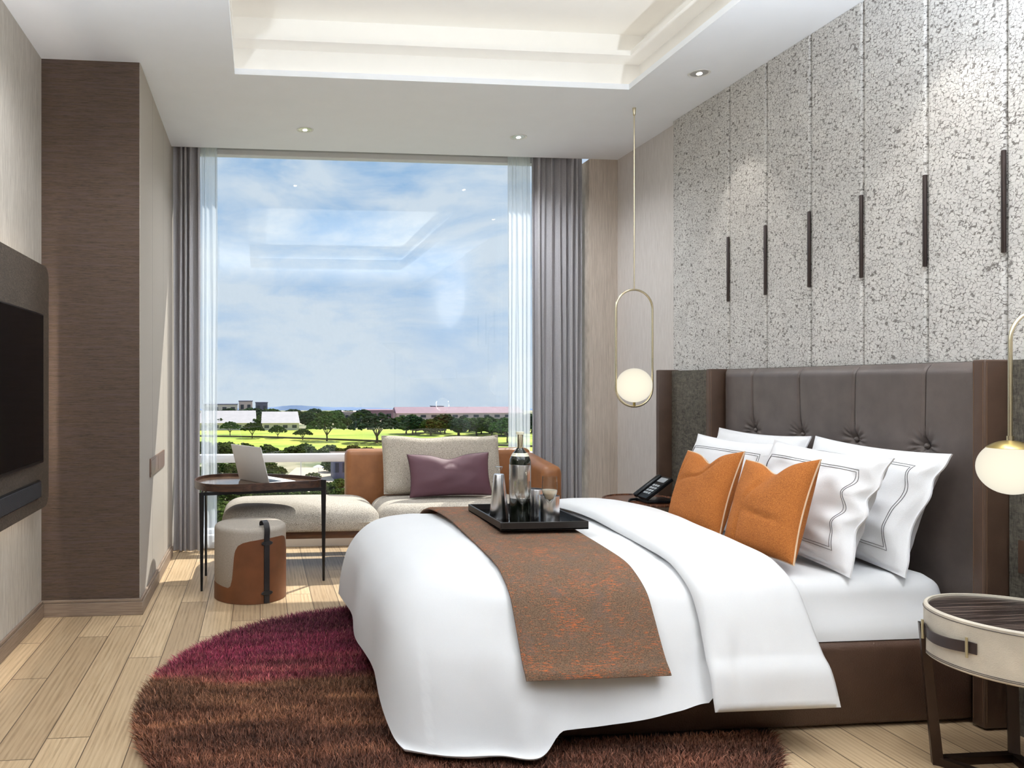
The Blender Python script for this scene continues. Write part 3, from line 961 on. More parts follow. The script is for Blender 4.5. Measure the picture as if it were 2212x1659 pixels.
# ================================================================== tray with drinks
TZ = .634
tr = thing('tray', 'square black tray with low sides on the brown bed runner', 'tray', (1.198, 3.378, TZ))
hx, hy = .192, .252
MB().add(rbox(-hx, hx, -hy, hy, 0, .008, .002, 1)).build('tray_floor', M['lacquer'], tr)
m = MB()
for a in (rbox(-hx, hx, -hy, -hy + .008, 0, .034, .0015, 1), rbox(-hx, hx, hy - .008, hy, 0, .034, .0015, 1), rbox(-hx, -hx + .008, -hy + .008, hy - .008, 0, .034, .0015, 1), rbox(hx - .008, hx, -hy + .008, hy - .008, 0, .034, .0015, 1)):
    m.add(a)
m.build('tray_rim', M['tray'], tr)
IZ = TZ + .0085
c = thing('carafe', 'conical steel shaker with a crystal knob at the left of the black tray', 'carafe', (1.078, 3.375, IZ))
MB().add(lathe([(0, 0), (.042, 0), (.0445, .004), (.0235, .196), (.0215, .2), (0, .2)], 40)).build('body', M['chrome'], c)
MB().add(lathe([(.004, .2), (.0045, .212), (.006, .215), (.016, .231), (.0165, .234), (.003, .234), (0, .232)], 24)).build('stopper', M['stemware'], c)
b = thing('bottle', 'tall dark wine bottle with silver label standing on the tray', 'bottle', (1.145, 3.285, IZ))
MB().add(lathe([(0, 0), (.044, 0), (.0465, .004), (.0465, .255), (.045, .275), (.035, .298), (.021, .315), (.0125, .327), (.0115, .335), (.0115, .385), (0, .385)], 40)).build('glass_body', M['bottle'], b)
MB().add(lathe([(.0470, .105), (.0474, .106), (.0474, .252), (.0470, .253)], 40)).build('label', M['label_silver'], b)
MB().add(lathe([(.0385, .290), (.0392, .291), (.031, .3045), (.030, .3045)], 40)).build('shoulder_band', M['ivory'], b)
MB().add(lathe([(.0138, .324), (.0122, .334), (.0122, .385), (.0118, .386)], 32)).build('neck_foil', M['brass'], b)
MB().add(lathe([(.0, .385), (.0165, .385), (.017, .388), (.017, .396), (.0165, .398), (0, .398)], 32)).build('stopper', M['ivory'], b)
def wineglass(loc, label, H, rb, fill):
    g = thing('wine_glass', label, 'glass', loc, 0, 'stemmed glasses on the tray')
    hb = H * .47
    pr = [(0, .0012), (.026, .001), (.0285, .0018), (.012, .006), (.004, .012), (.0032, .02), (.0032, hb - .012), (.006, hb), (rb * .55, hb + .016), (rb * .9, hb + .04), (rb, hb + .062), (rb * .93, H)]
    inn = [(rb * .93 - .0012, H), (rb - .0014, hb + .062), (rb * .9 - .0014, hb + .041), (rb * .55 - .001, hb + .018), (0, hb + .006)]
    MB().add(lathe(catmull(pr, 4, False) + inn, 36)).build('glass_bowl', M['stemware'], g)
    if fill:
        MB().add(lathe([(0, hb + .0075), (rb * .5, hb + .0185), (rb * .86, hb + .041), (rb * .93, hb + .055), (0, hb + .055)], 36)).build('wine', M['wine'], g)
    return g
wineglass((1.122, 3.188, IZ), 'clear empty wine glass in front of the dark bottle', .19, .035, False)
wineglass((1.236, 3.172, IZ), 'clear taller glass with pale wine in front of the steel tumblers', .212, .033, True)
def can(loc, r, h, label):
    g = thing('tumbler', label, 'tumbler', loc, 0, 'steel tumblers on the tray')
    MB().add(lathe([(0, 0), (r - .002, 0), (r, .003), (r, h - .002), (r - .001, h), (r - .003, h), (r - .003, .006), (0, .006)], 40)).build('cup', M['chrome'], g)
can((1.272, 3.268, IZ), .0445, .116, 'short steel tumbler behind the glass of pale wine')
can((1.262, 3.42, IZ), .038, .125, 'steel tumbler half hidden behind the dark bottle')
# ================================================================== sofa by the window
sofa = thing('chaise_sofa', 'low beige boucle chaise sofa with tan leather back in front of the window', 'sofa', (0, 0, 0))
MB().add(rbox(-.205, 1.98, 4.99, 5.60, .238, .288, .006, 2)).build('base_frame', M['walnut'], sofa)
for x in (-.10, 1.30, 1.86):
    for y in (5.06, 5.52):
        MB().add(lathe([(0, 0), (.014, 0), (.02, .238), (0, .238)], 16, x, y, 0)).build('leg', M['bronze'], sofa)
def puffy(x0, x1, y0, y1, z0, z1, cr=.10, bulge=.018, n=48, round_left=1.0, round_right=1.0):
    cx, cy = (x0 + x1) / 2, (y0 + y1) / 2; hx, hy = (x1 - x0) / 2, (y1 - y0) / 2
    def pt(u, v, top):
        a, b = 2 * u - 1, 2 * v - 1
        a = math.copysign(1 - (1 - abs(a)) ** 1.6, a); b = math.copysign(1 - (1 - abs(b)) ** 1.6, b)
        ex, ey = (1 - abs(a)) * hx, (1 - abs(b)) * hy
        rx = max(0, 1 - ex / cr); ry = max(0, 1 - ey / (cr * .75))
        e = min(1, math.hypot(rx, ry)); q = (1 - e ** 2.6) ** .5 if e < 1 else 0
        k = 1 - .035 * (max(abs(a), .0) ** 8) * (abs(b) ** 8) * 2
        zm = z0 + (z1 - z0) * .38
        if top: z = zm + (z1 - zm) * q + bulge * (1 - a * a) * (1 - b * b)
        else: z = zm - (zm - z0) * min(1, q * 1.9)
        return (cx + hx * a * k, cy + hy * b * k, z)
    return slab(lambda u, v: pt(u, v, 1), lambda u, v: pt(u, v, 0), n, n)
MB().add(puffy(-.252, .80, 4.945, 5.62, .2885, .443, .17, .018)).build('seat_cushion', M['boucle_seat'], sofa)
MB().add(puffy(.785, 1.90, 4.96, 5.545, .2885, .448, .16, .014)).build('seat_cushion', M['boucle_seat'], sofa)
MB().add(rbox(.625, 2.03, 5.56, 5.70, .289, .770, .045, 6)).build('backrest', M['tan_leather'], sofa)
am = MB()
def arm_pt(u, v):
    pass
def arm_mesh():
    bm = bmesh.new()
    v, f = box(1.905, 2.055, 5.02, 5.60, .289, .71)
    vs = []
    for p in v:
        x, y, z = p
        if z > .5: z = .745 if y > 5.3 else .69
        vs.append(bm.verts.new((x, y, z)))
    for q in f: bm.faces.new([vs[i] for i in q])
    bmesh.ops.bevel(bm, geom=list(bm.edges), offset=.05, segments=6, affect='EDGES', profile=.5)
    bm.verts.index_update()
    out = [tuple(p.co) for p in bm.verts], [tuple(p.index for p in q.verts) for q in bm.faces]
    bm.free(); return out
MB().add(arm_mesh()).build('armrest', M['tan_leather'], sofa)

def back_cushion():
    w, h, T = .86, .415, .16
    base, top = Vector((1.31, 5.385, .470)), Vector((1.305, 5.480, .876))
    V = (top - base).normalized(); U = Vector((1, 0, 0)); Nn = U.cross(V)   # faces the room (-Y)
    def pt(u, v, sg):
        a, b = 2 * u - 1, 2 * v - 1
        a = math.copysign(1 - (1 - abs(a)) ** 1.7, a); b = math.copysign(1 - (1 - abs(b)) ** 1.7, b)
        ex, ey = (1 - abs(a)) * w / 2, (1 - abs(b)) * h / 2
        e = min(1, math.hypot(max(0, 1 - ex / .05), max(0, 1 - ey / .05)))
        t = (1 - e ** 2.5) ** .5 if e < 1 else 0
        x = w / 2 * a * (1 - .012 * (1 - b * b)); y = h / 2 * b + h / 2
        y -= .016 * (1 - a * a) * sstep(.2, 1, b) - .006 * math.sin(a * 6) * sstep(.5, 1, b)
        th = T / 2 * (.55 * t + .30 * t * (1 - a * a) * (1 - b * b)) + .004
        return (x, y, sg * th)
    o = MB().add(slab(lambda u, v: pt(u, v, 1), lambda u, v: pt(u, v, -1), 50, 40)).build('back_cushion', M['boucle'], angle=80)
    m = MB()
    for s in (-1, 1):
        lp = [pt(u, 0 if False else v, s) for u, v in [(k / 30, 1) for k in range(30)] + [(1, 1 - k / 30) for k in range(30)] + [(1 - k / 30, 0) for k in range(30)] + [(0, k / 30) for k in range(30)]]
        m.add(tube(lp, .0035, 6, True))
    m.build('piping', M['boucle_seat'], o)
    o.matrix_basis = Matrix(((U.x, V.x, Nn.x, base.x), (U.y, V.y, Nn.y, base.y), (U.z, V.z, Nn.z, base.z), (0, 0, 0, 1)))
    return tag(o, 'large beige boucle back cushion leaning on the tan leather sofa back', 'cushion')
back_cushion()
cushion('pillow', .585, .30, .13, M['plum'], 'plum purple satin lumbar pillow with pinched top on the beige sofa', 'pillow', (1.318, 5.185, .474), (1.312, 5.265, .774), udir=Vector((1, 0, 0)), pinch=.06, chop=.034,
        piping=(M['plum_edge'], .0028), seed=12, creases=[((0, .75), (-.15, .3), .010), ((.05, .75), (.2, .2), .008)])

# ================================================================== side table with laptop
tb = thing('side_table', 'dark wood side table with raised rim and three slim black blade legs', 'side table', (0, 0, 0))
TT = .640
TQ = [(-.418, 4.955), (-.405, 5.105), (-.345, 5.215), (-.205, 5.268), (.066, 5.225), (.274, 5.108), (.382, 5.005), (.402, 4.905), (.350, 4.835), (.213, 4.792), (.033, 4.735), (-.097, 4.697), (-.227, 4.690), (-.335, 4.735), (-.392, 4.835)]
TO = catmull(TQ, 6)
ctr = (sum(p[0] for p in TO) / len(TO), sum(p[1] for p in TO) / len(TO))
def inset(P, d):
    out = []
    n = len(P)
    for i in range(n):
        a, b = Vector(P[i - 1]), Vector(P[(i + 1) % n]); t = (b - a).normalized()
        nn = Vector((-t.y, t.x))
        if nn.dot(Vector(ctr) - Vector(P[i])) < 0: nn = -nn
        out.append((P[i][0] + nn.x * d, P[i][1] + nn.y * d))
    return out
TI = inset(TO, .009)
MB().add(prism(inset(TO, .0085), .598, .620)).build('table_top', M['table_top'], tb, angle=50)
rm = MB(); n = len(TO)
rv = [(x, y, .594) for x, y in TO] + [(x, y, TT) for x, y in TO] + [(x, y, TT) for x, y in TI] + [(x, y, .594) for x, y in TI]
rf = []
for i in range(n):
    j = (i + 1) % n
    for k in range(4): rf.append((k * n + i, k * n + j, ((k + 1) % 4) * n + j, ((k + 1) % 4) * n + i))
rm.v, rm.f = rv, rf
rm.build('table_rim', M['walnut_dark'], tb, angle=50)
def blade(x, y, ang, w0, w1, t, zt):
    m = MB(); ca, sa = math.cos(ang), math.sin(ang)
    def P(u, v, z): return (x + u * ca - v * sa, y + u * sa + v * ca, z)
    v = []
    for z, ww in ((0.0, w0), (zt, w1)):
        v += [P(-ww / 2, -t / 2, z), P(ww / 2, -t / 2, z), P(ww / 2, t / 2, z), P(-ww / 2, t / 2, z)]
    m.v = v; m.f = [(0, 3, 2, 1), (4, 5, 6, 7), (0, 1, 5, 4), (1, 2, 6, 5), (2, 3, 7, 6), (3, 0, 4, 7)]
    return m
blade(-.352, 4.672, R(10), .013, .030, .012, .594).build('leg', M['black_metal'], tb, smooth=False)
blade(-.352, 5.045, R(80), .013, .030, .012, .594).build('leg', M['black_metal'], tb, smooth=False)
blade(.402, 4.845, R(-20), .013, .032, .012, .642).build('leg', M['black_metal'], tb, smooth=False)
m = MB()
def bar(a, b, w, z0, z1):
    a, b = Vector(a), Vector(b); t = (b - a).normalized(); nn = Vector((-t.y, t.x)) * w / 2
    q = [a + nn, b + nn, b - nn, a - nn]
    return prism([(p.x, p.y) for p in q], z0, z1)
m.add(bar((-.352, 4.672), (-.352, 5.045), .012, .572, .5935)).add(bar((-.352, 4.69), (.40, 4.845), .012, .574, .5935)).add(bar((-.352, 5.045), (.40, 4.852), .012, .574, .5935))
m.build('under_frame', M['black_metal'], tb, smooth=False)

lp = thing('laptop', 'slim silver laptop standing open on the dark side table', 'laptop', (0, 0, 0))
A, B = Vector((-.135, 5.095, .621)), Vector((.060, 4.800, .621))
hd = (B - A).normalized(); W = (B - A).length
bd = Vector((-hd.y, hd.x, 0));
if bd.x < 0: bd = -bd
def local_box(O, X, Y, Z, lx, ly, lz, r):
    v, f = rbox(0, lx, 0, ly, 0, lz, r, 2)
    Mx = Matrix(((X.x, Y.x, Z.x, O.x), (X.y, Y.y, Z.y, O.y), (X.z, Y.z, Z.z, O.z), (0, 0, 0, 1)))
    return [Mx @ Vector(p) for p in v], f
up = Vector((0, 0, 1))
MB().add(local_box(A, hd, bd, up, W, .20, .010, .003)).build('base', M['alu'], lp)
MB().add(local_box(A + hd * .03 + bd * .02 + up * .0101, hd, bd, up, W - .06, .095, .0012, .0005)).build('keyboard', M['plastic'], lp)
TA = Vector((-.1894, 5.0757, .8642)) - Vector((-.135, 5.111, .632))
ld = TA.normalized(); ld = (ld - hd * ld.dot(hd)).normalized()
ln = hd.cross(ld);
if ln.dot(bd) < 0: ln = -ln
O = A + up * .008
MB().add(local_box(O, hd, ld, hd.cross(ld), W, .238, .005, .002)).build('lid', M['alu'], lp)
so = O + hd * .008 + ld * .01 + (ln * .0056 if hd.cross(ld).dot(ln) > 0 else ln * .0012)
MB().add(local_box(so, hd, ld, hd.cross(ld) if hd.cross(ld).dot(ln) > 0 else -ln * -1, W - .016, .22, .0008, .0003)).build('screen', M['screen'], lp)

# ================================================================== round stool
sx, sy, SR, SH = -.058, 4.563, .211, .430
st = thing('stool', 'round drum stool in beige fabric with rust leather patch and black strap', 'stool', (sx, sy, 0))
prof = [(0, 0), (SR - .006, 0), (SR, .006), (SR, SH - .03)] + [(SR - .028 + .028 * math.cos(a), SH - .028 + .028 * math.sin(a)) for a in [R(x) for x in range(0, 91, 15)]] + [(SR * .5, SH + .004), (0, SH + .006)]
MB().add(lathe(prof, 72)).build('seat', M['stool_fabric'], st, angle=60)
ca = math.atan2(-sy, -sx)                                # direction to the viewer side
def phi_of(f): return ca + math.asin(max(-1, min(1, f)))  # f: -1 left edge .. +1 right edge as seen from the room
def patch_top(f):
    return interp([(-1.0, .100), (-.75, .092), (-.60, .088), (-.53, .10), (-.485, .14), (-.455, .21), (-.43, .275), (-.40, .305), (-.33, .333), (-.2, .350), (0, .360), (.3, .368), (.7, .372), (.86, .370), (.92, .362), (.95, .34), (.97, .30), (1.0, .27)], f)[0]
m = MB(); cols = 150; rows = 14
fs = [-.985 + 1.97 * k / cols for k in range(cols + 1)]
def leather_grid(r, shrink=0.0):
    v = []
    for f in fs:
        a = phi_of(f) ; t = patch_top(f) - shrink
        for j in range(rows + 1):
            v.append((r * math.cos(a), r * math.sin(a), lerp(.002, t, j / rows)))
    return v
va = leather_grid(SR + .0030); vb = leather_grid(SR - .001)
f = []
for i in range(cols):
    for j in range(rows):
        a = i * (rows + 1) + j; f.append((a, a + rows + 1, a + rows + 2, a + 1))
nb = len(va)
f += [tuple(nb + k for k in q[::-1]) for q in f]
lo = [i * (rows + 1) + rows for i in range(cols + 1)]
for a, b in zip(lo[:-1], lo[1:]): f.append((a, b, nb + b, nb + a))
m.v, m.f = va + vb, f
m.build('leather_patch', M['stool_leather'], st, angle=60)
# band round the unseen back
fs2 = [ca + PI / 2 + .16 + (PI - .32) * k / 40 for k in range(41)]
m = MB(); v = []
for a in fs2:
    for z in (.002, .10): v.append(((SR + .003) * math.cos(a), (SR + .003) * math.sin(a), z))
m.v = v; m.f = [(2 * i, 2 * i + 2, 2 * i + 3, 2 * i + 1) for i in range(40)]
m.build('leather_band', M['stool_leather'], st)
a0 = phi_of(.43)
er = Vector((math.cos(a0), math.sin(a0), 0)); et = Vector((-math.sin(a0), math.cos(a0), 0))
def strap_path():
    P = [(SR + .005, .004), (SR + .006, .1), (SR + .006, .25), (SR + .007, .36), (SR + .010, .395), (SR + .010, .425), (SR - .002, .455), (SR - .025, .468), (SR - .046, .462), (SR - .056, .448), (SR - .052, .437)]
    return catmull(P, 5, False)
pp = strap_path()
def strap_pt(u, v, s):
    k = v * (len(pp) - 1); i = min(len(pp) - 2, int(k)); t = k - i
    r, z = lerp(pp[i][0], pp[i + 1][0], t), lerp(pp[i][1], pp[i + 1][1], t)
    dr, dz = pp[i + 1][0] - pp[i][0], pp[i + 1][1] - pp[i][1]; L = math.hypot(dr, dz) or 1
    nr, nz = dz / L, -dr / L
    p = er * (r + nr * s * .002) + et * ((u - .5) * .034) + Vector((0, 0, z + nz * s * .002))
    return p
MB().add(slab(lambda u, v: strap_pt(u, v, 1), lambda u, v: strap_pt(u, v, -1), 2, 60)).build('strap', M['black_leather'], st, angle=50)
for z in (.345, .062):
    m = MB()
    v, f = lathe([(0, -.003), (.034, -.003), (.037, 0), (.034, .003), (0, .003)], 28)
    Mx = Matrix.Translation(er * (SR + .010) + Vector((0, 0, z))) @ Matrix(((et.x, 0, er.x, 0), (et.y, 0, er.y, 0), (0, 1, 0, 0), (0, 0, 0, 1))) @ Matrix.Diagonal((1, .36, 1, 1))
    m.add((v, f), Mx); m.build('strap_keeper', M['black_leather'], st)

# ================================================================== nightstands
ns = thing('nightstand', 'round cream leather nightstand with dark striped top at the right edge', 'nightstand', (2.393, 2.193, 0))
NR = .243
MB().add(lathe([(0, .362), (NR - .004, .362), (NR, .366), (NR, .520), (NR - .004, .524), (NR - .011, .524), (NR - .013, .514), (0, .514)], 80)).build('drum', M['cream_leather'], ns)
MB().add(lathe([(0, .5145), (NR - .0135, .5145), (NR - .0135, .5175), (0, .5178)], 80)).build('top', M['ebony_x'], ns)
m = MB()
for z in (.512, .376, .371):
    m.add(tube([((NR + .0004) * math.cos(2 * PI * k / 90), (NR + .0004) * math.sin(2 * PI * k / 90), z) for k in range(90)], .0012, 5, True))
m.build('stitching', M['strap_leather'], ns)
def ns_ang(px, py): return math.atan2(py - 2.193, px - 2.393)
hs = MB()
ha0, ha1 = ns_ang(2.174, 2.302), ns_ang(2.157, 2.134)
ha0 %= 2 * PI; ha1 %= 2 * PI
def handle_pt(u, v, s):
    a = lerp(ha0 - .09, ha1 + .09, u); b = math.sin(PI * min(1, max(0, (u - .1) / .8)))
    r = NR + .004 + .012 * b + s * .002
    return (r * math.cos(a), r * math.sin(a), .447 - .006 * b + (v - .5) * .034)
handle = MB().add(slab(lambda u, v: handle_pt(u, v, 1), lambda u, v: handle_pt(u, v, -1), 30, 3)).build('handle', M['strap_leather'], ns)
for a in (ha0, ha1):
    er2 = Vector((math.cos(a), math.sin(a), 0))
    MB().add(tube([er2 * (NR + .012) + Vector((0, 0, .416)), er2 * (NR + .013) + Vector((0, 0, .478))], .004, 10)).build('pin', M['gold_trim'], handle)
LEG = [(2.203, 2.318), (2.505, 2.318), (2.375, 1.985)]
def leg_loc(p): return Vector((p[0] - 2.393, p[1] - 2.193, 0))
for p in LEG:
    q = leg_loc(p); d = q.normalized(); t = Vector((-d.y, d.x, 0))
    m = MB(); v = []
    for z, r, wd, th in ((0, q.length - .004, .030, .030), (.46, NR + .016, .030, .022)):
        c0 = d * (r - th / 2)
        v += [c0 - t * wd / 2 - d * th / 2, c0 + t * wd / 2 - d * th / 2, c0 + t * wd / 2 + d * th / 2, c0 - t * wd / 2 + d * th / 2]
        for k in range(4): v[-1 - k].z = z
    m.v = [tuple(x) for x in v]; m.f = [(0, 3, 2, 1), (4, 5, 6, 7), (0, 1, 5, 4), (1, 2, 6, 5), (2, 3, 7, 6), (3, 0, 4, 7)]
    m.build('leg', M['bronze'], ns, smooth=False)
m = MB()
c3 = [leg_loc(p) * .9 for p in LEG]
for a, b_ in ((0, 2), (1, 2), (0, 1)):
    m.add(bar((c3[a].x, c3[a].y), (c3[b_].x, c3[b_].y), .028, 0.0, .026))
m.build('floor_frame', M['bronze'], ns, smooth=False)

fn = thing('nightstand', 'round dark striped wood nightstand on the window side of the bed', 'nightstand', (2.385, 4.565, 0))
MB().add(lathe([(0, .34), (.238, .34), (.241, .343), (.241, .518), (0, .518)], 72)).build('drum', M['tan_body'], fn)
MB().add(lathe([(0, .5185), (.243, .5185), (.2455, .521), (.2455, .530), (.243, .532), (.236, .532), (.234, .526), (0, .526)], 72)).build('top', M['rosewood'], fn)
for k in range(3):
    a = R(90 + 120 * k)
    MB().add(tube([(.2 * math.cos(a), .2 * math.sin(a), .339), (.215 * math.cos(a), .215 * math.sin(a), 0)], .012, 8)).build('leg', M['bronze'], fn)

# telephone on the far nightstand
ph = thing('telephone', 'black desk telephone with coiled cord on the striped wood nightstand', 'telephone', (2.42, 4.49, .5265))
MB().add(rbox(-.09, .10, -.075, .075, 0, .018, .006, 2)).build('base', M['plastic'], ph)
tilt = Matrix.Translation((-.085, 0, .016)) @ Matrix.Rotation(-R(36), 4, 'Y')
MB().add(rbox(0, .205, -.075, .035, 0, .022, .005, 2), tilt).build('keypad_body', M['plastic'], ph)
MB().add(rbox(.15, .19, -.06, .02, .0222, .0245, .001, 1), tilt).build('display', M['grey_plastic'], ph)
m = MB()
for i in range(4):
    for j in range(3): m.add(rbox(.035 + i * .024, .052 + i * .024, -.062 + j * .027, -.042 + j * .027, .0222, .0262, .0015, 1), tilt)
m.build('keys', M['grey_plastic'], ph)
MB().add(rbox(-.005, .205, .040, .078, .006, .034, .010, 3), tilt).build('handset', M['plastic'], ph)
cp = []
for k in range(300):
    t = k / 299; a = t * 2 * PI * 26
    cx, cyy = lerp(-.085, -.175, t), lerp(.055, -.02, t) + .03 * math.sin(t * 3.0)
    cp.append((cx, cyy + .0065 * math.cos(a), .0085 + .0065 * math.sin(a)))
MB().add(tube(cp, .0016, 5)).build('cord', M['plastic'], ph)

# ================================================================== pendant lamps
pd = thing('pendant_lamp', 'hanging brass oval ring lamp with lit white globe near the curtain', 'pendant lamp', (2.357, 4.628, 0))
MB().add(lathe([(.004, 3.0), (.011, 2.999), (.008, 2.955), (.0045, 2.95)], 20)).build('ceiling_cup', M['brass'], pd)
MB().add(tube([(0, 0, 2.96), (0, 0, 1.85)], .0042, 8)).build('rod', M['brass'], pd)
rw, zt, zb = .121, 1.848, 1.108
lpth = []
for k in range(24): a = PI * k / 24; lpth.append((rw * math.cos(a), 0, zt - rw + rw * math.sin(a)))
for k in range(12): lpth.append((-rw, 0, lerp(zt - rw, zb + rw, k / 12)))
for k in range(24): a = PI + PI * k / 24; lpth.append((rw * math.cos(a), 0, zb + rw + rw * math.sin(a)))
for k in range(12): lpth.append((rw, 0, lerp(zb + rw, zt - rw, k / 12)))
MB().add(tube(lpth, .0068, 10, True)).build('ring', M['brass'], pd)
def sphere(r, cz, n=40):
    return lathe([(r * math.sin(PI * k / 24), cz - r * math.cos(PI * k / 24)) for k in range(25)], n)
MB().add(sphere(.108, 1.243)).build('globe', M['globe'], pd)
MB().add(lathe([(0, 1.112), (.008, 1.112), (.008, 1.137), (0, 1.137)], 16)).build('globe_mount', M['brass_cap'], pd)

arc = thing('pendant_lamp', 'curved brass arc lamp with lit white globe above the cream nightstand', 'pendant lamp', (2.366, 2.2, 0))
ar = .092
pa = [(0, 0, 1.07), (0, 0, 1.389)] + [(ar - ar * math.cos(PI * k / 20), 0, 1.389 + ar * math.sin(PI * k / 20)) for k in range(1, 21)] + [(2 * ar, 0, 1.20), (2 * ar, 0, .93)]
pa += [(2 * ar + .03 * math.sin(a), 0, .93 - .03 + .03 * math.cos(a)) for a in (R(30), R(60), R(90))] + [(2.688 - 2.366, 0, .90)]
pa = pa[:-4] + [(2 * ar, 0, .90), (2 * ar + .02, 0, .88), (2.685 - 2.366, 0, .88)]
MB().add(tube(pa, .0062, 10)).build('arc_tube', M['brass'], arc)
MB().add(lathe([(0, 1.06), (.0095, 1.06), (.0095, 1.086), (0, 1.086)], 20)).build('collar', M['brass'], arc)
gr, gz = .0855, .986
MB().add(sphere(gr, gz)).build('globe', M['globe'], arc)
MB().add(lathe([((gr + .0012) * math.sin(a), gz + (gr + .0012) * math.cos(a)) for a in [R(x) for x in range(0, 47, 4)]] + [(gr * math.sin(R(44)) * .98, gz + gr * math.cos(R(46)))], 40)).build('cap', M['brass_cap'], arc)
MB().add(lathe([(0, 0), (.03, 0), (.03, .008), (0, .008)], 24), Matrix.Translation((2.6895 - 2.366, 0, .88)) @ Matrix.Rotation(-PI / 2, 4, 'Y')).build('wall_plate', M['brass'], arc)

# ================================================================== television wall
tp = thing('media_panel', 'embossed brown media panel with rounded corners floating on the left wall', 'wall panel', (XL, 2.6, 0))
ya, yb, za, zb2 = -1.6, 1.452, .632, 1.846
def rrect(y0, y1, z0, z1, r, n=8):
    P = []
    for cy_, cz_, a0 in ((y1 - r, z1 - r, 0), (y0 + r, z1 - r, 90), (y0 + r, z0 + r, 180), (y1 - r, z0 + r, 270)):
        for k in range(n + 1):
            a = R(a0 + 90 * k / n); P.append((cy_ + r * math.cos(a), cz_ + r * math.sin(a)))
    return P
def xprism(P, x0, x1):
    v, f = prism(P, 0, 1)
    return [(lerp(x0, x1, z), y, zz) for y, zz, z in v], f
MB().add(xprism(rrect(ya, yb, za, zb2, .07), .055, .088)).build('panel', M['tv_panel'], tp, angle=50)
MB().add(xprism(rrect(ya + .12, yb - .12, za + .12, zb2 - .12, .05), 0.001, .055)).build('back_box', M['bronze'], tp, angle=50)
m = MB()
m.add(box(.03, .045, yb - .118, yb - .108, za + .15, zb2 - .15)); m.add(box(.03, .045, ya + .2, yb - .15, zb2 - .118, zb2 - .108)); m.add(box(.03, .045, ya + .2, yb - .15, za + .108, za + .118))
m.build('led_strip', M['led2'], tp, smooth=False)
tv = thing('television', 'large black switched off television on the brown media panel', 'television', (XL + .0885, 2.6, 0))
MB().add(rbox(.0, .028, -.35, 1.258, .868, 1.592, .003, 2)).build('bezel', M['plastic'], tv)
MB().add(box(.0281, .0292, -.34, 1.249, .882, 1.584)).build('screen', M['screen'], tv, smooth=False)
sb = thing('soundbar', 'grey woven cloth soundbar below the black television', 'soundbar', (XL + .0885, 2.6, 0))
MB().add(rbox(.0, .012, -.30, 1.262, .694, .782, .003, 2)).build('housing', M['plastic'], sb)
MB().add(rbox(.012, .018, -.292, 1.256, .700, .776, .002, 1)).build('grille', M['grille'], sb)

# brown socket plate on the wall beside the window
sw = thing('socket_plate', 'small brown double socket plate on the wall beside the window', 'socket plate', (XS, 4.92, .755))
MB().add(rbox(0, .008, -.325, .325, -.055, .055, .002, 1)).build('plate', M['plate'], sw)
m = MB().add(rbox(.008, .0095, -.31, -.02, -.042, .042, .001, 1)).add(rbox(.008, .0095, -.01, .31, -.042, .042, .001, 1))
m.build('switch_insert', M['plate'], sw)

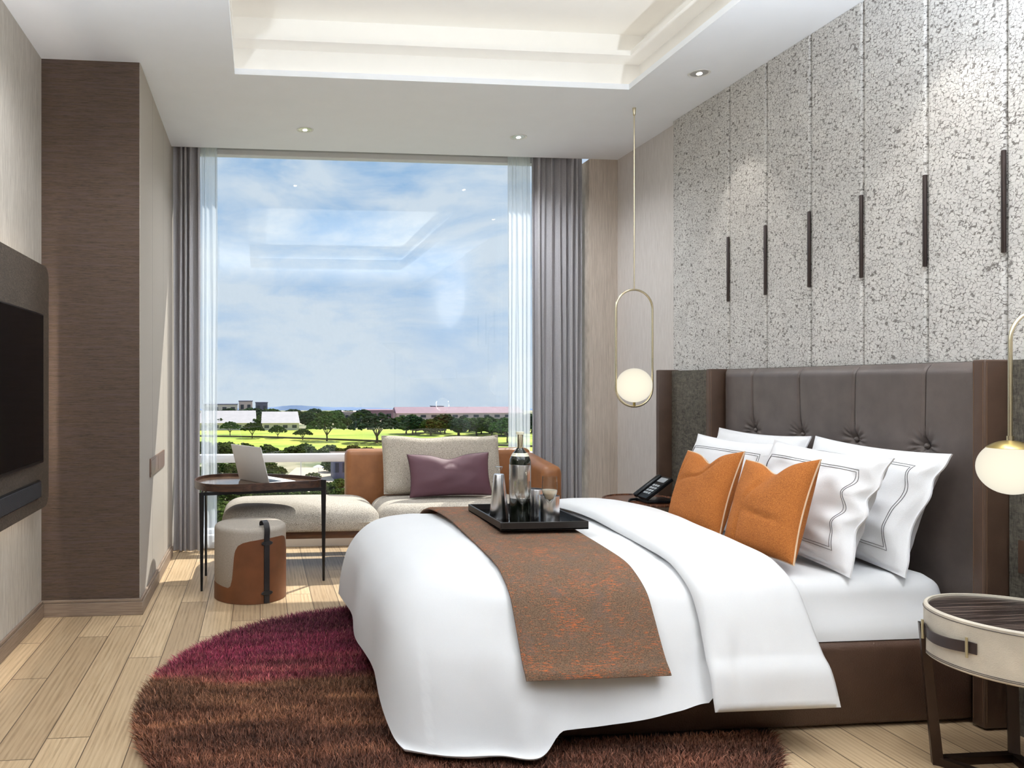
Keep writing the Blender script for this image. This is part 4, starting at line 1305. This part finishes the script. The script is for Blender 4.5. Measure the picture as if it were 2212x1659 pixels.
# ================================================================== round rug
rg = thing('round_rug', 'round shaggy rug fading from burgundy to brown under the bed', 'rug', (.722, 3.03, 0))
RX, RY, RR = .722, 3.03, 1.192
MB().add(lathe([(0, .0), (RR - .01, .0), (RR - .004, .004), (0, .005)], 120)).build('backing', M['rug_back'], rg)
def rug_pile():
    rs = np.random.RandomState(3)
    N = 210000
    r = RR * np.sqrt(rs.rand(N)); a = rs.rand(N) * 2 * PI
    x, y = r * np.cos(a), r * np.sin(a)
    wx, wy = x + RX, y + RY
    keep = ~((wx > .66) & (wy > 2.62) & (wy < 4.13))
    keep &= ~((wx > .56) & (wx < 2.7) & (wy > 2.555) & (wy < 4.2))
    x, y, r = x[keep], y[keep], r[keep]; n = len(x)
    ln = .019 + .011 * rs.rand(n)
    lean = .95 * rs.rand(n); la = rs.rand(n) * 2 * PI
    dx, dy = np.cos(la) * lean, np.sin(la) * lean
    edge = np.clip((r - (RR - .05)) / .05, 0, 1)
    dx += x / r * edge * .9; dy += y / r * edge * .9
    wa = rs.rand(n) * PI; wd = .0011 + .0009 * rs.rand(n)
    px, py = np.cos(wa) * wd, np.sin(wa) * wd
    V = np.zeros((n, 5, 3), np.float32)
    for k, (t, c) in enumerate(((0, 1), (0, -1), (.6, 1), (.6, -1), (1, 0))):
        bend = t ** 1.6
        V[:, k, 0] = x + px * c * (1 - .3 * t) + dx * ln * bend
        V[:, k, 1] = y + py * c * (1 - .3 * t) + dy * ln * bend
        V[:, k, 2] = .004 + ln * t * (1 - .18 * lean * t)
    me = bpy.data.meshes.new('pile')
    idx = np.arange(n) * 5
    quads = np.stack([idx, idx + 1, idx + 3, idx + 2], 1); tris = np.stack([idx + 2, idx + 3, idx + 4], 1)
    loops = np.concatenate([quads.ravel(), tris.ravel()]).astype(np.int32)
    starts = np.concatenate([np.arange(n) * 4, n * 4 + np.arange(n) * 3]).astype(np.int32)
    tot = np.concatenate([np.full(n, 4), np.full(n, 3)]).astype(np.int32)
    me.vertices.add(n * 5); me.vertices.foreach_set('co', V.ravel())
    me.loops.add(len(loops)); me.loops.foreach_set('vertex_index', loops)
    me.polygons.add(2 * n); me.polygons.foreach_set('loop_start', starts); me.polygons.foreach_set('loop_total', tot)
    me.update(); me.validate()
    # woven colour: burgundy at the window side, brown towards the room, streaks along the rug
    sx_, sy_ = x, y
    g = np.array([noise3(px_ * 1.6 + 5, py_ * 9, .3) for px_, py_ in zip(sx_, sy_)]); g2 = np.array([noise3(px_ * 3.2, py_ * 16 + 9, 7.7) for px_, py_ in zip(sx_, sy_)])
    tt = sy_ / RR + .17 * g + .10 * g2
    stops = [(-1.0, (120, 78, 62)), (-.5, (110, 71, 56)), (-.1, (120, 80, 60)), (.08, (128, 90, 66)), (.15, (130, 84, 66)), (.22, (124, 58, 66)), (.45, (126, 48, 70)), (.65, (104, 44, 60)), (.8, (92, 38, 54)), (1.0, (88, 36, 52))]
    tp_ = np.array([s[0] for s in stops]); tc = np.array([s[1] for s in stops], float)
    C = np.stack([np.interp(tt, tp_, tc[:, k]) for k in range(3)], 1)
    st_ = np.clip((g2 - .10) * 3, 0, 1) * np.clip(1 - np.abs(tt - .0) / .5, 0, 1)
    C = C * (1 - .45 * st_[:, None]) + np.array([150, 112, 78]) * .45 * st_[:, None]
    C *= (.62 + .6 * rs.rand(n))[:, None] * (1 + .35 * g2)[:, None]
    light = rs.rand(n) < .10
    C[light] = C[light] * .5 + np.array([176, 128, 104]) * .5
    C *= 1.22; C = np.clip(C, 0, 255) / 255.0
    lin = np.where(C <= .04045, C / 12.92, ((C + .055) / 1.055) ** 2.4)
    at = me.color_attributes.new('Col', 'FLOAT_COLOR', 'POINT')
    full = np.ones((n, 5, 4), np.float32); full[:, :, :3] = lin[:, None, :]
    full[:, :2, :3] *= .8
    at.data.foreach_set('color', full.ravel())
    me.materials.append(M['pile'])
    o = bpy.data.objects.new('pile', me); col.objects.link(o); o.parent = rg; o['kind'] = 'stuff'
rug_pile()
# ================================================================== landscape beyond the window
GZ = -18.0
def foliage_mat(name, lo, hi):
    N = Nodes(name)
    oi = N.n('ObjectInfo').outputs['Random']
    f = N.noise((1.3, 1.3, 1.3), 3)
    base = N.ramp(f, (0.3, lo), (0.7, hi))
    hs = N.n('HueSaturation', {'Color': base, 'Hue': N.math('MULTIPLY_ADD', oi, .04, .48), 'Saturation': 1.0, 'Value': N.math('MULTIPLY_ADD', oi, .5, .75)}).outputs[0]
    d = N.n('BsdfDiffuse', {'Color': hs}); t = N.n('BsdfTranslucent', {'Color': hs})
    mx = N.n('MixShader', {'Fac': .3}); N.t.links.new(d.outputs[0], mx.inputs[1]); N.t.links.new(t.outputs[0], mx.inputs[2])
    N.t.links.new(mx.outputs[0], N.out.inputs[0])
    return N.m
M['leaf'] = foliage_mat('tree_foliage', srgb(38, 58, 30), srgb(92, 116, 58))
M['leaf_dark'] = foliage_mat('dark_tree_foliage', srgb(30, 48, 36), srgb(70, 92, 62))
M['shrub'] = foliage_mat('shrub_foliage', srgb(30, 44, 22), srgb(112, 128, 64))
M['bark'] = plain('bark', srgb(92, 78, 66), .9)
def lawn_mat():
    N = Nodes('bright_lawn')
    f = N.noise((.03, .10, .1), 4, .6)
    return N.bsdf(N.ramp(f, (0.35, srgb(134, 160, 48)), (0.65, srgb(192, 194, 74))), .9)
M['lawn'] = lawn_mat()
def earth_mat():
    N = Nodes('scrub_ground')
    f = N.noise((.05, .05, .05), 4, .6)
    return N.bsdf(N.ramp(f, (0.4, srgb(96, 108, 70)), (0.6, srgb(178, 166, 140))), .95)
M['earth'] = earth_mat()
M['path'] = plain('pale_paving', srgb(204, 184, 164), .8, scale=.5)
M['roof_white'] = plain('pale_metal_roof', srgb(188, 180, 182), .6, scale=.5)
M['roof_mauve'] = plain('mauve_roof', srgb(148, 112, 128), .7, scale=.5)
M['roof_pink'] = plain('pale_pink_roof', srgb(214, 190, 186), .7, scale=.5)
M['wall_cream'] = plain('cream_render', srgb(206, 196, 188), .8, scale=.5)
M['wall_slate'] = plain('slate_render', srgb(96, 98, 122), .8, scale=.5)
M['dark_glass'] = plain('dark_glazing', srgb(52, 58, 74), .3)
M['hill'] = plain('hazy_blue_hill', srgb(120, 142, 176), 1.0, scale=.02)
M['hedge_line'] = plain('dry_hedge', srgb(104, 98, 78), .95, scale=.5)

MBg = MB(); MBg.v = [(-200, 20, GZ), (600, 20, GZ), (600, 575, GZ), (-200, 575, GZ)]; MBg.f = [(0, 1, 2, 3)]
struct(MBg.build('ground', M['earth'], smooth=False))
def gquad(name, pix, mat, dz):
    m = MB(); P = [on_ground(u, v, GZ) for u, v in pix]
    m.add(prism(P, GZ - .05, GZ + dz)); return m.build(name, mat, smooth=False)
lw = gquad('lawn', [(-300, 985), (2400, 985), (2400, 928), (-300, 926)], M['lawn'], .02); lw['kind'] = 'stuff'; tag(lw, 'bright yellow green lawn between the shrubs and the trees', 'lawn')
pv = gquad('paved_court', [(560, 1075), (900, 1060), (880, 1012), (640, 1010)], M['path'], .03); tag(pv, 'pale paved court with shrubs below the window bar', 'paving')

def strip(name, pix, w, h, mat, label, cat):
    m = MB(); P = [Vector(on_ground(u, v, GZ)) for u, v in pix]
    for a, b in zip(P[:-1], P[1:]):
        m.add(bar(a, b, w, GZ + .025, GZ + h))
    return tag(m.build(name, mat, smooth=False), label, cat)
strip('low_hedge', [(330, 942), (560, 945), (760, 952), (960, 960), (1300, 970)], 1.2, .55, M['hedge_line'], 'long thin dry hedge crossing the bright lawn', 'hedge')

def crown_mesh(name, seed, n, fn, size, mat):
    """leaf clumps: small crumpled lumps placed by fn(rnd)"""
    rnd = random.Random(seed)
    bm = bmesh.new(); bmesh.ops.create_icosphere(bm, subdivisions=1, radius=1.0)
    bv = [v.co.copy() for v in bm.verts]; bf = [tuple(v.index for v in f.verts) for f in bm.faces]; bm.free()
    m = MB()
    for k in range(n):
        c = fn(rnd); s = size * rnd.uniform(.6, 1.3)
        j = [rnd.uniform(.55, 1.25) for _ in bv]
        b = len(m.v)
        rot = Matrix.Rotation(rnd.uniform(0, 6.28), 3, 'Z') @ Matrix.Rotation(rnd.uniform(0, 3), 3, 'X')
        for v, q in zip(bv, j):
            p = rot @ v * (s * q); m.v.append((c[0] + p.x, c[1] + p.y, c[2] + p.z * .8))
        m.f += [tuple(b + i for i in f) for f in bf]
    me = bpy.data.meshes.new(name); me.from_pydata(m.v, [], m.f); me.materials.append(mat)
    return me
def dome(rnd, rx, ry, z0, z1):
    a = rnd.uniform(0, 2 * PI); r = rnd.random() ** .45
    t = rnd.random()
    zz = z0 + (z1 - z0) * (1 - r * r) * (t ** .5) + (z1 - z0) * .12 * rnd.random()
    return (rx * r * math.cos(a), ry * r * math.sin(a), zz)
def ball(rnd, rx, z0, z1):
    while True:
        x, y, z = (rnd.uniform(-1, 1) for _ in range(3))
        d = x * x + y * y + z * z
        if .25 < d < 1: break
    return (rx * x, rx * y, (z0 + z1) / 2 + (z1 - z0) / 2 * z)
def trunk_mesh(name, H, spread, seed, r=.18):
    rnd = random.Random(seed); m = MB()
    fork = H * .28
    m.add(tube([(0, 0, 0), (.05, 0, fork * .6), (0, 0, fork)], [r * 1.3, r, r * .9], 7))
    for k in range(6):
        a = 2 * PI * k / 6 + rnd.uniform(-.3, .3); s = spread * rnd.uniform(.5, .8)
        x, y = s * math.cos(a), s * math.sin(a)
        m.add(tube([(0, 0, fork * .9), (x * .35, y * .35, fork + (H - fork) * .3), (x, y, H * .86)], [r * .7, r * .45, r * .15], 5))
        m.add(tube([(x * .35, y * .35, fork + (H - fork) * .3), (x * .5 - y * .25, y * .5 + x * .25, H * .8)], [r * .4, r * .12], 5))
    me = bpy.data.meshes.new(name); me.from_pydata(m.v, [], m.f); me.materials.append(M['bark']); return me
# unit meshes: 6 m tall umbrella tree, 6 m round tree, 2 m shrub
CR = [crown_mesh('crown', 1, 420, lambda r: dome(r, 4.6, 4.6, 3.1, 6.0), .36, M['leaf']),
      crown_mesh('crown', 2, 420, lambda r: dome(r, 4.0, 4.0, 3.0, 6.1), .34, M['leaf_dark'])]
CB = [crown_mesh('crown', 3, 380, lambda r: ball(r, 2.9, 1.5, 6.0), .42, M['leaf_dark']), crown_mesh('crown', 4, 380, lambda r: ball(r, 3.3, 1.2, 5.6), .44, M['leaf'])]
TM = [trunk_mesh('trunk', 5.4, 4.0, 5), trunk_mesh('trunk', 5.2, 3.2, 9)]
def leaf_blob(r): return ball(r, 1.5, .05, 2.0)
SHM = [crown_mesh('leaves', 11, 420, leaf_blob, .17, M['shrub']), crown_mesh('leaves', 12, 420, leaf_blob, .2, M['shrub'])]
def tree(u, v, hpx, label, umbrella, group, wide=1.0):
    x, y = on_ground(u, v, GZ)
    H = hpx * (x * SY + y * CY) / F_PX
    s = H / 6.0
    t = thing('tree', label, 'tree', (x, y, GZ), random.uniform(0, 6.28), group)
    t.scale = (s * wide, s * wide, s)
    k = random.randrange(2)
    c = bpy.data.objects.new('crown', (CR if umbrella else CB)[k]); col.objects.link(c); c.parent = t
    c = bpy.data.objects.new('trunk', TM[k if umbrella else 1]); col.objects.link(c); c.parent = t
    return t
GL = 'spreading trees on the bright lawn'
for u, v, h, w, lab in ((497, 941, 30, 1.0, 'small spreading lawn tree at the far left beside the sheer curtain'),
                        (545, 947, 34, 1.0, 'second lawn tree from the left, with a dense round crown'),
                        (600, 947, 27, 1.0, 'small round lawn tree standing alone above the laptop'),
                        (654, 951, 24, 1.2, 'small flat topped lawn tree left of the large spreading tree'),
                        (706, 953, 54, 1.05, 'large spreading dark tree on the lawn left of the sofa back'),
                        (814, 957, 62, 1.45, 'largest spreading tree with many bare branches, above the left sofa back corner'),
                        (1096, 957, 52, 1.0, 'spreading tree half hidden behind the right sheer curtain')):
    tree(u, v, h, lab, True, GL, w)
rr = random.Random(21)
GB = 'dark trees in the far belt'
for i, u in enumerate(range(446, 790, 12)):
    tree(u + rr.uniform(-6, 6), 910 + rr.uniform(-3, 3), 23 + rr.uniform(-4, 4), 'dark bushy tree in the left far belt behind the pale roofs', False, GB, 1.5)
for i, u in enumerate(range(870, 1180, 14)):
    tree(u + rr.uniform(-8, 8), 938 + rr.uniform(-5, 5), 36 + rr.uniform(-6, 6), 'dark bushy tree in the right belt behind the sofa cushion', False, 'dark trees in the right belt', 1.3)
for u, v, h in ((575, 925, 34), (558, 928, 26), (664, 926, 34), (690, 922, 30), (730, 920, 26), (745, 925, 24), (760, 915, 18), (890, 912, 18), (970, 914, 16), (1055, 914, 16), (1000, 912, 14), (478, 928, 26), (520, 926, 20)):
    tree(u, v, h, 'dark tree standing between the lawn and the far roofs', False, 'trees at the lawn edge', 1.2)
def shrub(u, v, hpx, label, group, wide=1.0):
    x, y = on_ground(u, v, GZ); H = hpx * (x * SY + y * CY) / F_PX; s = H / 2.0
    o = bpy.data.objects.new('shrub', SHM[random.randrange(2)]); col.objects.link(o)
    o.location = (x, y, GZ); o.scale = (s * wide, s * wide, s); o.rotation_euler = (0, 0, random.uniform(0, 6.28))
    return tag(o, label, 'shrub', group)
GS = 'shrubs at the lawn edge above the window bar'
for u in range(440, 800, 17):
    shrub(u + rr.uniform(-5, 5), 987 + rr.uniform(-4, 4), 21 + rr.uniform(-6, 6) + max(0, (560 - u) * .10), 'leafy shrub in the row along the near lawn edge', GS, 1.1)
GS2 = 'shrubs below the window bar'
for v0, a, b, st_, hp in ((1022, 440, 760, 26, 24), (1048, 440, 780, 30, 24), (1085, 430, 800, 30, 34), (1130, 420, 700, 34, 40)):
    for u in range(a, b, st_):
        if 590 < u < 735 and v0 < 1060 and rr.random() < .55: continue
        shrub(u + rr.uniform(-9, 9), v0 + rr.uniform(-6, 6), hp + rr.uniform(-5, 6), 'dense leafy shrub in the garden below the window bar', GS2, 1.15)
# garden parasol and lamp post beyond the glass
x, y = on_ground(688, 1030, GZ)
pr = thing('parasol', 'white round garden parasol far below the window', 'parasol', (x, y, GZ))
MB().add(lathe([(0, 2.5), (.4, 2.42), (1.15, 2.05), (1.14, 2.0), (0, 2.3)], 24)).build('canopy', M['white'], pr); MB().add(tube([(0, 0, 0), (0, 0, 2.4)], .04, 8)).build('pole', M['white'], pr)
x, y = on_ground(650, 1030, GZ)
lpst = thing('lamp_post', 'thin white lamp post in the garden below the window', 'lamp post', (x, y, GZ))
MB().add(tube([(0, 0, 0), (0, 0, 3.2)], .08, 8)).build('pole', M['white'], lpst); MB().add(lathe([(0, 3.2), (.18, 3.2), (.18, 3.5), (0, 3.6)], 12)).build('lantern', M['white'], lpst)

def building(u0, u1, v, h, depth, wall, roof, label, pitched=True, windows=0, glaz=False, roof_over=.4):
    xa, ya_ = on_ground(u0, v, GZ); xb, yb_ = on_ground(u1, v, GZ)
    y0 = min(ya_, yb_)
    t = thing('building', label, 'building', ((xa + xb) / 2, y0, GZ))
    hw = abs(xb - xa) / 2
    MB().add(box(-hw, hw, 0, depth, 0, h)).build('walls', wall, t, smooth=False)
    m = MB()
    if pitched:
        o = roof_over; m.v = [(-hw - o, -o, h), (hw + o, -o, h), (hw + o, depth + o, h), (-hw - o, depth + o, h), (-hw, depth / 2, h + depth * .2), (hw, depth / 2, h + depth * .2)]
        m.f = [(0, 1, 5, 4), (2, 3, 4, 5), (1, 2, 5), (3, 0, 4), (3, 2, 1, 0)]
    else: m.add(box(-hw - .3, hw + .3, -.3, depth + .3, h, h + .5))
    m.build('roof', roof, t, smooth=False)
    for k in range(windows):
        xw = lerp(-hw, hw, (k + .5) / windows); ww = hw / windows * .5
        MB().add(box(xw - ww, xw + ww, -.06, .0, h * .3, h * .72)).build('window', M['dark_glass'], t, smooth=False)
    return t
building(430, 552, 929, 3.0, 24, M['wall_cream'], M['roof_white'], 'long low building with pale roof at the far left behind the lawn trees', True, 5)
building(566, 646, 929, 3.0, 22, M['wall_cream'], M['roof_white'], 'low building with pale gabled roof behind the small lawn trees', True, 4)
building(440, 512, 892, 5.5, 12, M['wall_cream'], M['wall_slate'], 'distant pale block with dark windows at the left above the tree belt', False, 4)
building(516, 545, 891, 7.5, 12, M['roof_pink'], M['wall_slate'], 'distant taller pale block next to the leftmost distant block', False, 2)
building(552, 578, 891, 6.5, 12, M['wall_slate'], M['wall_slate'], 'distant dark block at the left, right of the taller pale block', False, 2)
building(790, 850, 908, 5.0, 16, M['roof_mauve'], M['roof_mauve'], 'distant mauve building left of the long mauve roof', False, 3)
building(742, 786, 910, 4.5, 14, M['roof_pink'], M['roof_pink'], 'distant pale pink building behind the largest lawn trees', False, 3)
building(852, 1130, 905, 3.4, 16, M['roof_pink'], M['roof_mauve'], 'long distant building with mauve roof above the sofa cushion', True, 12)
building(850, 1000, 897, 3.0, 12, M['roof_pink'], M['roof_white'], 'long distant pale roofed shed left of the far horizon gap', False, 8)
building(1030, 1130, 896, 3.0, 12, M['roof_white'], M['roof_white'], 'long distant white shed at the right near the sheer curtain', False, 6)
building(935, 958, 893, 4.4, 8, M['wall_slate'], M['wall_slate'], 'small distant slate block near the horizon right of centre', False, 2)
building(720, 752, 1035, 4.6, 6, M['wall_slate'], M['bark'], 'dark garden pavilion below the window bar left of the sofa back', False, 2)
# hazy hills on the horizon
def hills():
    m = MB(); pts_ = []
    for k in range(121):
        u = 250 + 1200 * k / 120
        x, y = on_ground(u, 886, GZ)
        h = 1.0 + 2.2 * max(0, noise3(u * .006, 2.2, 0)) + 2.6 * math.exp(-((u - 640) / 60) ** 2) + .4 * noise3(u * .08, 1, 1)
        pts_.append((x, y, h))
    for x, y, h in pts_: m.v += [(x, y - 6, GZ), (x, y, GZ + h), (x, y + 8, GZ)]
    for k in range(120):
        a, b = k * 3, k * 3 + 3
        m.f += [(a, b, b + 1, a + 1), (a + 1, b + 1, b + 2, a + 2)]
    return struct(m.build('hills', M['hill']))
hills()

# ================================================================== light
sun_d = bpy.data.lights.new('sun', 'SUN'); sun_d.energy = 5.2; sun_d.angle = R(.6); sun_d.color = (1.0, .95, .87)
sun = bpy.data.objects.new('sun', sun_d); col.objects.link(sun)
d = Vector((-.9, -1, -1.78)).normalized()
sun.rotation_euler = d.to_track_quat('-Z', 'Y').to_euler()
sun.location = (6, 12, 10)

def spot(x, y, z, energy, size, blend, color=(1, .92, .82), rad=.04, tgt=None):  # serves the ceiling downlights and the added fill lamps
    l = bpy.data.lights.new('downlight_and_fill_beam', 'SPOT'); l.energy = energy; l.spot_size = R(size); l.spot_blend = blend; l.color = color; l.shadow_soft_size = rad
    o = bpy.data.objects.new('downlight_and_fill_beam', l); col.objects.link(o); o.location = (x, y, z)
    if tgt is not None: o.rotation_euler = (Vector(tgt) - Vector((x, y, z))).to_track_quat('-Z', 'Y').to_euler()
    return o
WARM, NEUT = (1, .94, .86), (.93, .965, 1.0)
spot(.307, 5.245, 2.985, 55, 150, .8, NEUT, .05); spot(1.82, 5.254, 2.985, 55, 150, .8, NEUT, .05)
spot(2.459, 4.076, 2.986, 12, 66, .3, WARM); spot(2.459, 2.75, 2.985, 14, 66, .3, WARM)
spot(2.12, 2.2, 2.985, 14, 62, .5, WARM)
# unseen fill spots under the ceiling, added to brighten the bed and room
for x, y, e in ((-.62, 3.2, 42), (-.62, 2.2, 16), (2.25, 1.9, 40)):
    spot(x, y, 2.985, e, 150, .8, NEUT, .06)
# two added fill torchieres, unseen, just outside the frame, brighten ceiling and room
for x, y, pw, lab in ((-.80, 1.2, 190, 'added unseen torchiere fill lamp in front of the television wall, left of the picture'), (1.95, 1.0, 330, 'added unseen torchiere fill lamp nearer than the cream nightstand, right of the picture')):
    fl = thing('added_fill_lamp', lab, 'fill lamp', (x, y, 0))
    MB().add(lathe([(0, 0), (.15, 0), (.15, .02), (.012, .03), (.012, 1.7), (0, 1.7)], 32)).build('stand', M['bronze'], fl)
    MB().add(lathe([(.0, 1.70), (.03, 1.70), (.19, 1.84), (.186, 1.845), (.02, 1.715), (0, 1.715)], 40)).build('bowl', M['bronze'], fl)
    spot(x, y, 1.80, pw, 160, .5, (.82, .91, 1.0), .08, (x, y, 3))
for x, y, z, r, e in ((2.357, 4.628, 1.243, .1084, 42), (2.366, 2.2, .986, .0859, 60)):
    l = bpy.data.lights.new('globe_light', 'POINT'); l.energy = e; l.color = (1, .88, .70); l.shadow_soft_size = r
    o = bpy.data.objects.new('globe_light', l); col.objects.link(o); o.location = (x, y, z)

# sky: pale blue with soft cloud
w = bpy.data.worlds.new('sky'); sc.world = w; w.use_nodes = True
t = w.node_tree; t.nodes.clear()
class WN(Nodes):
    def __init__(s):
        s.t = t; s.out = t.nodes.new('ShaderNodeOutputWorld'); s._tc = None
N = WN()
gen = N.n('TexCoord').outputs['Generated']
sep = N.n('SeparateXYZ', {'Vector': gen}); z = sep.outputs[2]
blue = N.ramp(N.math('MULTIPLY_ADD', z, 2.6, .10), (0.0, srgb(196, 214, 236)), (.35, srgb(176, 204, 236)), (.75, srgb(150, 188, 228)), (1.0, srgb(140, 182, 226)))
mp = N.n('Mapping', {'Vector': gen, 'Scale': (1.0, 1.0, 2.7), 'Location': (3.1, 1.7, .35)}).outputs[0]
c1 = N.n('TexNoise', {'Vector': mp, 'Scale': 6.5, 'Detail': 10.0, 'Roughness': .6, 'Distortion': .35}).outputs['Fac']
c2 = N.n('TexNoise', {'Vector': mp, 'Scale': 1.9, 'Detail': 4.0, 'Roughness': .5}).outputs['Fac']
cl_ = N.math('ADD', N.math('MULTIPLY', c1, .70), N.math('MULTIPLY', c2, .30))
bank = N.math('MULTIPLY', N.n('MapRange', {'Value': z, 'From Min': .30, 'From Max': .06}).outputs[0], .05)
cm = N.ramp(N.math('ADD', cl_, bank), (.42, (0, 0, 0, 1)), (.58, (1, 1, 1, 1)))
skyc = N.mix(N.math('MULTIPLY', cm, .88), blue, srgb(218, 229, 240))
bg = N.n('Background', {'Color': skyc, 'Strength': 0.74}); t.links.new(bg.outputs[0], N.out.inputs[0])

sc.view_settings.view_transform = 'Standard'
sc.view_settings.look = 'None'
sc.view_settings.exposure = 0.46
sc.view_settings.gamma = 1.0
sc.view_settings.use_curve_mapping = False
cy = sc.cycles
cy.adaptive_threshold = 0.045; cy.max_bounces = 7; cy.diffuse_bounces = 5; cy.glossy_bounces = 3; cy.transmission_bounces = 4; cy.transparent_max_bounces = 12
cy.sample_clamp_indirect = 6.0
cy.caustics_reflective = False; cy.caustics_refractive = False
